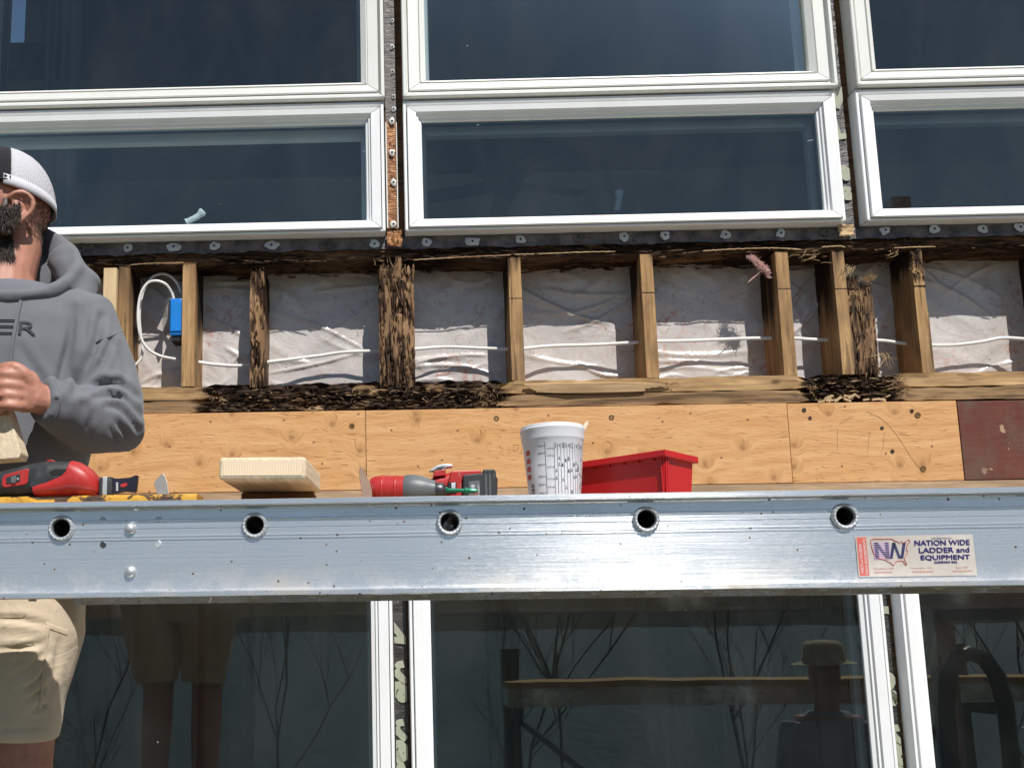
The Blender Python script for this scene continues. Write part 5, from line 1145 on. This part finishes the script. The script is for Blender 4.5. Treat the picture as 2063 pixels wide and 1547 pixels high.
# side pocket welt and outseam
pk = MB(); n = 10; rows = []
for j in range(7):
    row = []
    for i in range(n+1):
        u = 92+44*i/n; v = 1252+(1268-1252)*i/n+j*2.2+0; o = CAMP; d = (P(u, v, 0)-CAMP).normalized(); h = bv2.ray_cast(o, d); p = (h[0] if h[0] else P(u, v, YB-.05)); row.append(p-d*(.0016 if 0 < j < 6 else .0))
    rows.append(row)
pk.rings(rows, 0, False, False); pk.obj('pocket_welt', M_KHAKI, sho, 60)
pts = []
for k in range(16):
    u, v = 98-k*1.2, 1260+k*11; d = (P(u, v, 0)-CAMP).normalized(); h = bv2.ray_cast(CAMP, d)
    if h[0]: pts.append(h[0]-d*.0008)
if len(pts) > 3: MB().tube(pts, [.0022+.001*(k % 2) for k in range(len(pts))], 6).obj('seam', M_KHAKI, sho, 60)
# cap ---------------------------------------------------------------
def capdome(a0, a1, mat, name, off=0., zlo=0.):
    """dome sector; azimuth 0 = forward"""
    rows = []
    for j in range(13):
        el = math.pi/2*j/12; row = []
        for i in range(25):
            az = a0+(a1-a0)*i/24; ce = math.cos(el)**.8
            a_, b_ = math.cos(az)*ce*(.103+off), math.sin(az)*ce*(.086+off); c_ = .038+math.sin(el)*(.097+off)
            c_ += (-.012-.013*math.cos(az+math.pi))*(1-math.sin(el))   # lower at the back
            row.append(HP(a_-.008, b_, c_))
        rows.append(row)
    o = MB().rings(rows, 0, False, False).obj(name, mat, None, 180); so_ = o.modifiers.new('s', 'SOLIDIFY'); so_.thickness = .003; so_.offset = -1; return o
cap = capdome(R(78), R(282), M_CAPMESH, 'cap'); cap.parent = man; cap.matrix_parent_inverse = WM(man).inverted()
cf = capdome(R(-78), R(78), M_BLKCLOTH, 'cap_front', .0006); cf.parent = cap
rows = []
for j in range(3):
    row = []
    for i in range(41):
        az = R(70)+R(220)*i/40; row.append(HP(math.cos(az)*(.1042-.0008*j)-.008, math.sin(az)*(.0872-.0008*j), .038+(-.012-.013*math.cos(az+math.pi))+j*.011-.004))
    rows.append(row)
o = MB().rings(rows, 0, False, False).obj('cap_band', M_CAPBAND, None, 180); q_ = o.modifiers.new('s', 'SOLIDIFY'); q_.thickness = .002; o.parent = cap
rows = []
for j in range(5):
    row = []
    for i in range(21):
        az = R(-62)+R(124)*i/20; e = j/4; row.append(HP(math.cos(az)*(.108+.075*e*max(0, math.cos(az))**.5)-.008, math.sin(az)*.090, .052-.012*e*math.cos(az)+.006*math.cos(az*1.4)))
    rows.append(row)
o = MB().rings(rows, 0, False, False).obj('cap_brim', M_BLKCLOTH, None, 180); q_ = o.modifiers.new('s', 'SOLIDIFY'); q_.thickness = .004; o.parent = cap
# glasses and hair
MB().tube([HP(-.022, .080, .034), HP(.02, .081, .036), HP(.075, .072, .036), HP(.092, .060, .034)], .0026, 8).obj('glasses_arm', M_BLACKHOLE, man, 60)
MB().tube([HP(-.022, -.080, .034), HP(.02, -.081, .036), HP(.075, -.072, .036), HP(.092, -.060, .034)], .0026, 8).obj('glasses_arm', M_BLACKHOLE, man, 60)
for s in (1, -1): MB().ball(HP(.098, s*.033, .022), (.004, .028, .021), 14, HM).obj('glasses_lens', M_TBLK, man, 180)
bd = MB(); bd.ball(HP(.046, 0, -.084), (.060, .062, .050), 18, HM); bd.ball(HP(.058, 0, -.112), (.044, .046, .036), 18, HM)
for s in (1, -1): bd.tube([HP(.020, s*.062, -.065), HP(.020, s*.070, -.03), HP(.017, s*.072, .002)], [.019, .012, .005], 10)
bm_ = bake(bd, .004, 3)
for v in bm_.vertices: v.co += v.normal*.004*noise.noise(v.co*120)
add_me('beard_base', bm_, M_HAIR, man)
nb = len(bme.vertices)
bvb = BVHTree.FromPolygons([v.co.copy() for v in bme.vertices]+[v.co.copy() for v in bm_.vertices], [tuple(p.vertices) for p in bme.polygons]+[tuple(i+nb for i in p.vertices) for p in bm_.polygons])
rnd = random.Random(8)
def strands(name, n_, fn, ln, r0, dirf):
    mb = MB(); k = 0
    while k < n_:
        a_, c_ = fn(); k += 1
        az = a_; d = fd*math.cos(az)+ld*math.sin(az); o = HC+zd*c_+d*.22; h = bvb.ray_cast(o, -d)
        if not h[0] or (h[0]-HC).xy.length > .16: continue
        p = h[0]; n2 = h[1]; t = (dirf(d)*1.+n2*.55+Vector((rnd.gauss(0, .3), rnd.gauss(0, .3), rnd.gauss(0, .3)))).normalized(); L_ = ln*rnd.uniform(.5, 1.1)
        side = t.cross(Vector((rnd.gauss(0, 1), rnd.gauss(0, 1), rnd.gauss(0, 1)))).normalized()*r0
        mid = p+t*L_*.55+n2*L_*.12; tip = p+t*L_+Vector((0, 0, -.2*L_))
        mb.add([p-side-n2*.001, p+side-n2*.001, mid+side*.8, mid-side*.8, tip], [(0, 1, 2, 3), (3, 2, 4)])
    return mb.obj(name, M_HAIR, man)
def fb():
    while True:
        a_ = rnd.uniform(-1.66, 1.66); c_ = rnd.uniform(-.125, .0)
        edge = -.045 if abs(a_) < .5 else (-.045+.040*(abs(a_)-.5)/1.1)
        if c_ < edge: return a_, c_
strands('beard', 20000, fb, .015, .0004, lambda d: Vector((0, 0, -1))+d*.5)
def fh(): return rnd.choice((-1, 1))*rnd.uniform(2.05, 3.14), rnd.uniform(-.055, .03)
strands('hair', 2600, fh, .006, .0005, lambda d: Vector((0, 0, -1)))
# board in his hands
mb = MB(); pp = [P(u, v, YB-.2) for u, v in ((-150, 800), (12, 806), (24, 838), (47, 914), (43, 925), (-150, 940))]
put(mb.prism([(p.x, p.z) for p in pp], YB-.212, YB-.172).obj('held_board', M_BLOCK, None, None, .002), 'pale short board held in the hands of the man in the hoodie', 'board')
# ================================================================== SCAFFOLD
for x in (-2.6, 2.6):
    pl = empty('scaffold_pole', (x, -1.95, 0), 'tall aluminium scaffold pole on the man\'s side of the ladder' if x < 0 else 'tall aluminium scaffold pole on the sticker side of the ladder', 'scaffold pole', 'scaffold poles')
    MB().box(x-.045, x+.045, -1.98, -1.90, -.1, 6.6).obj('pole', M_ALU, pl); MB().box(x-.04, x+.04, -1.90, -.55, FOOT-.16, FOOT-.10).obj('bracket', M_DARKST, pl); MB().box(x-.03, x+.03, -1.90, -1.02, ZR0-.05, ZR0-.001).obj('bracket', M_DARKST, pl)
put(MB().box(-2.9, 2.9, -1.15, -.62, FOOT-.099, FOOT-.001).obj('walk_plank', M_ALU, None, None, .003), 'long aluminium walk plank that the man in shorts stands on', 'plank')
# ---- things standing behind the camera, seen as reflections in the lower panes
RY = -3.3
rx0, rx1 = .72, 4.6
pk_ = empty('staging_plank', (rx0, RY, 4.02), 'staging plank with a yellow edge seen mirrored in the lower window', 'plank')
MB().box(rx0, rx1, RY-.3, RY, 4.02, 4.13).obj('plank_body', M_ALU, pk_); MB().box(rx0, rx1, RY-.3, RY+.012, 4.131, 4.165).obj('yellow_edge', simple('ochre_edge', (.42, .22, .03), .6), pk_)
for x in (.78, 3.6):
    sp = empty('staging_post', (x, RY-.15, 0), 'dark staging post at the free end of the yellow edged plank' if x < 2 else 'dark staging post behind the person in the hat', 'post', 'staging posts')
    MB().box(x-.05, x+.05, RY-.45, RY-.32, -.3, 4.36).obj('post', M_DARKST, sp); MB().box(x-.03, x+.03, RY-.33, RY-.0, 3.95, 4.019).obj('bracket', M_DARKST, sp)
    MB().tube([(x, RY-.38, 3.95), (x+1.9*(1 if x < 2 else -1), RY-.38, 2.4)], .022, 8).obj('brace', M_DARKST, sp); MB().tube([(x, RY-.40, 3.6), (x+1.8*(1 if x < 2 else -1), RY-.40, 2.0)], .022, 8).obj('brace', M_DARKST, sp)
# watcher with a brimmed hat
wx, wy = 2.22, -2.35; hz_ = 4.36; fz = hz_-1.74
wp = empty('person', (wx, wy, fz), 'person in a pale brimmed hat and blue shirt mirrored in the lower window', 'person')
b2 = MB(); b2.ball((wx, wy, hz_-.12), (.075, .095, .115), 18); b2.tube([(wx, wy-.0, hz_-.2), (wx, wy, hz_-.30)], [.055, .065], 14)
b2.tube([(wx, wy, hz_-.32), (wx, wy, hz_-.45), (wx, wy, hz_-.85)], [(.17, .10), (.185, .115), (.16, .11)], 20)
for s in (-1, 1):
    b2.tube([(wx+s*.18, wy, hz_-.36), (wx+s*.24, wy+.02, hz_-.62), (wx+s*.20, wy+.14, hz_-.84), (wx+s*.17, wy+.2, hz_-.92)], [.055, .045, .034, .03], 12)
    b2.tube([(wx+s*.09, wy, hz_-.85), (wx+s*.10, wy+.01, hz_-1.25), (wx+s*.10, wy-.01, fz+.08)], [.085, .06, .04], 14); b2.tube([(wx+s*.10, wy-.04, fz+.04), (wx+s*.11, wy+.16, fz+.03)], [.04, .03], 10)
add_me('body', bake(b2, .012, 4), M_SKIN, wp)
b3 = MB(); b3.tube([(wx, wy, hz_-.30), (wx, wy, hz_-.36), (wx, wy, hz_-.5), (wx, wy, hz_-.88)], [(.10, .08), (.19, .115), (.20, .128), (.18, .125)], 20)
for s in (-1, 1): b3.tube([(wx+s*.17, wy, hz_-.36), (wx+s*.24, wy+.02, hz_-.60)], [.068, .06], 12)
add_me('shirt', bake(b3, .012, 5), simple('pale_blue_shirt', (.28, .34, .46), .9), wp)
b4 = MB(); b4.tube([(wx, wy, hz_-.84), (wx, wy, hz_-.98)], [(.175, .12), (.16, .11)], 18)
for s in (-1, 1): b4.tube([(wx+s*.09, wy, hz_-.88), (wx+s*.10, wy+.01, hz_-1.25), (wx+s*.10, wy-.01, fz+.10)], [.10, .075, .06], 14)
add_me('trousers', bake(b4, .012, 4), M_BLKCLOTH, wp)
MB().lathe([(.15, -.075), (.16, -.07), (.115, -.058), (.105, -.045), (.10, .02), (.07, .045), (.01, .05)], 28, Matrix.Translation((wx, wy, hz_))).obj('hat', simple('straw_hat', (.55, .48, .36), .85), wp, 50)
put(MB().box(1.2, 4.6, -2.65, -2.1, fz-.06, fz-.001).obj('walk_plank', M_ALU, None), 'low walk plank under the person in the brimmed hat', 'plank')
for x in (1.35, 4.4):
    put(MB().box(x-.05, x+.05, -2.45, -2.3, -.1, fz-.061).obj('trestle_post', M_DARKST, None), 'dark upright under the free end of the low walk plank' if x < 2 else 'dark upright under the far end of the low walk plank', 'post', 'trestle uprights')
# hoop-topped stepladder
hx, hy = 2.62, -1.75; hp_ = [(hx-.17, hy, -.05), (hx-.15, hy, 2.6), (hx-.13, hy, 4.12), (hx-.11, hy, 4.25), (hx-.06, hy, 4.33), (hx, hy, 4.355), (hx+.06, hy, 4.33), (hx+.11, hy, 4.25), (hx+.13, hy, 4.12), (hx+.15, hy, 2.6), (hx+.17, hy, -.05)]
hl = empty('hoop_ladder', (hx, hy, 0), 'dark hoop topped ladder seen mirrored in the right lower window', 'ladder'); MB().tube(hp_, .036, 10).obj('hoop', M_DARKST, hl, 60)
for k in range(12): MB().tube([(hx-.16, hy, .4+.3*k), (hx+.16, hy, .4+.3*k)], .016, 8).obj('rung', M_DARKST, hl, 60)
# bare trees on the shore
M_BARK = simple('grey_bark', (.085, .07, .055), .95, 0, .3, .8, 40)
def tree(x, y, h, seed, label):
    rnd = random.Random(seed); z0 = -.06*max(0, -y-6)-.3; t = empty('bare_tree', (x, y, z0), label, 'tree', 'bare trees by the lake'); tr = MB(); tw = MB()
    def grow(p, d, ln, r, lv):
        n = 4; pts = [p]; dd = d.copy()
        for k in range(n):
            dd = (dd+Vector((rnd.gauss(0, .10), rnd.gauss(0, .10), rnd.gauss(.05, .05)))).normalized(); pts.append(pts[-1]+dd*ln/n)
        (tr if lv < 2 else tw).tube(pts, [r*(1-.14*k) for k in range(n+1)], 6 if lv < 2 else 3)
        if lv < 5:
            for k in range(rnd.choice((2, 3, 4)) if lv else 5):
                b = pts[rnd.randint(1 if lv else 2, n)]; a = rnd.uniform(0, 6.28); q = Vector((math.cos(a), math.sin(a), rnd.uniform(.4, 1.2))).normalized()
                grow(b, (dd*.7+q*.8).normalized(), ln*rnd.uniform(.5, .68), r*.5, lv+1)
    grow(Vector((x, y, z0)), Vector((rnd.gauss(0, .05), 0, 1)).normalized(), h*.5, h*.0048, 0)
    tr.obj('trunk', M_BARK, t, 60); tw.obj('crown', M_BARK, t)
for k, (x, y, h, lb) in enumerate(((1.9, -13, 9, 'forked bare tree'), (6.2, -15, 10, 'many stemmed bare tree'), (8.6, -14, 8, 'short bare tree'), (11.5, -16, 10, 'broad bare tree'), (-2.2, -17, 9, 'slim bare tree'), (-5.5, -15, 8, 'low bare tree'), (-8.5, -18, 10, 'leaning bare tree'), (4., -21, 11, 'far bare tree'), (14.5, -18, 11, 'tall bare tree'))):
    tree(x, y, h, 40+k, lb+' on the bank mirrored in the lower windows')
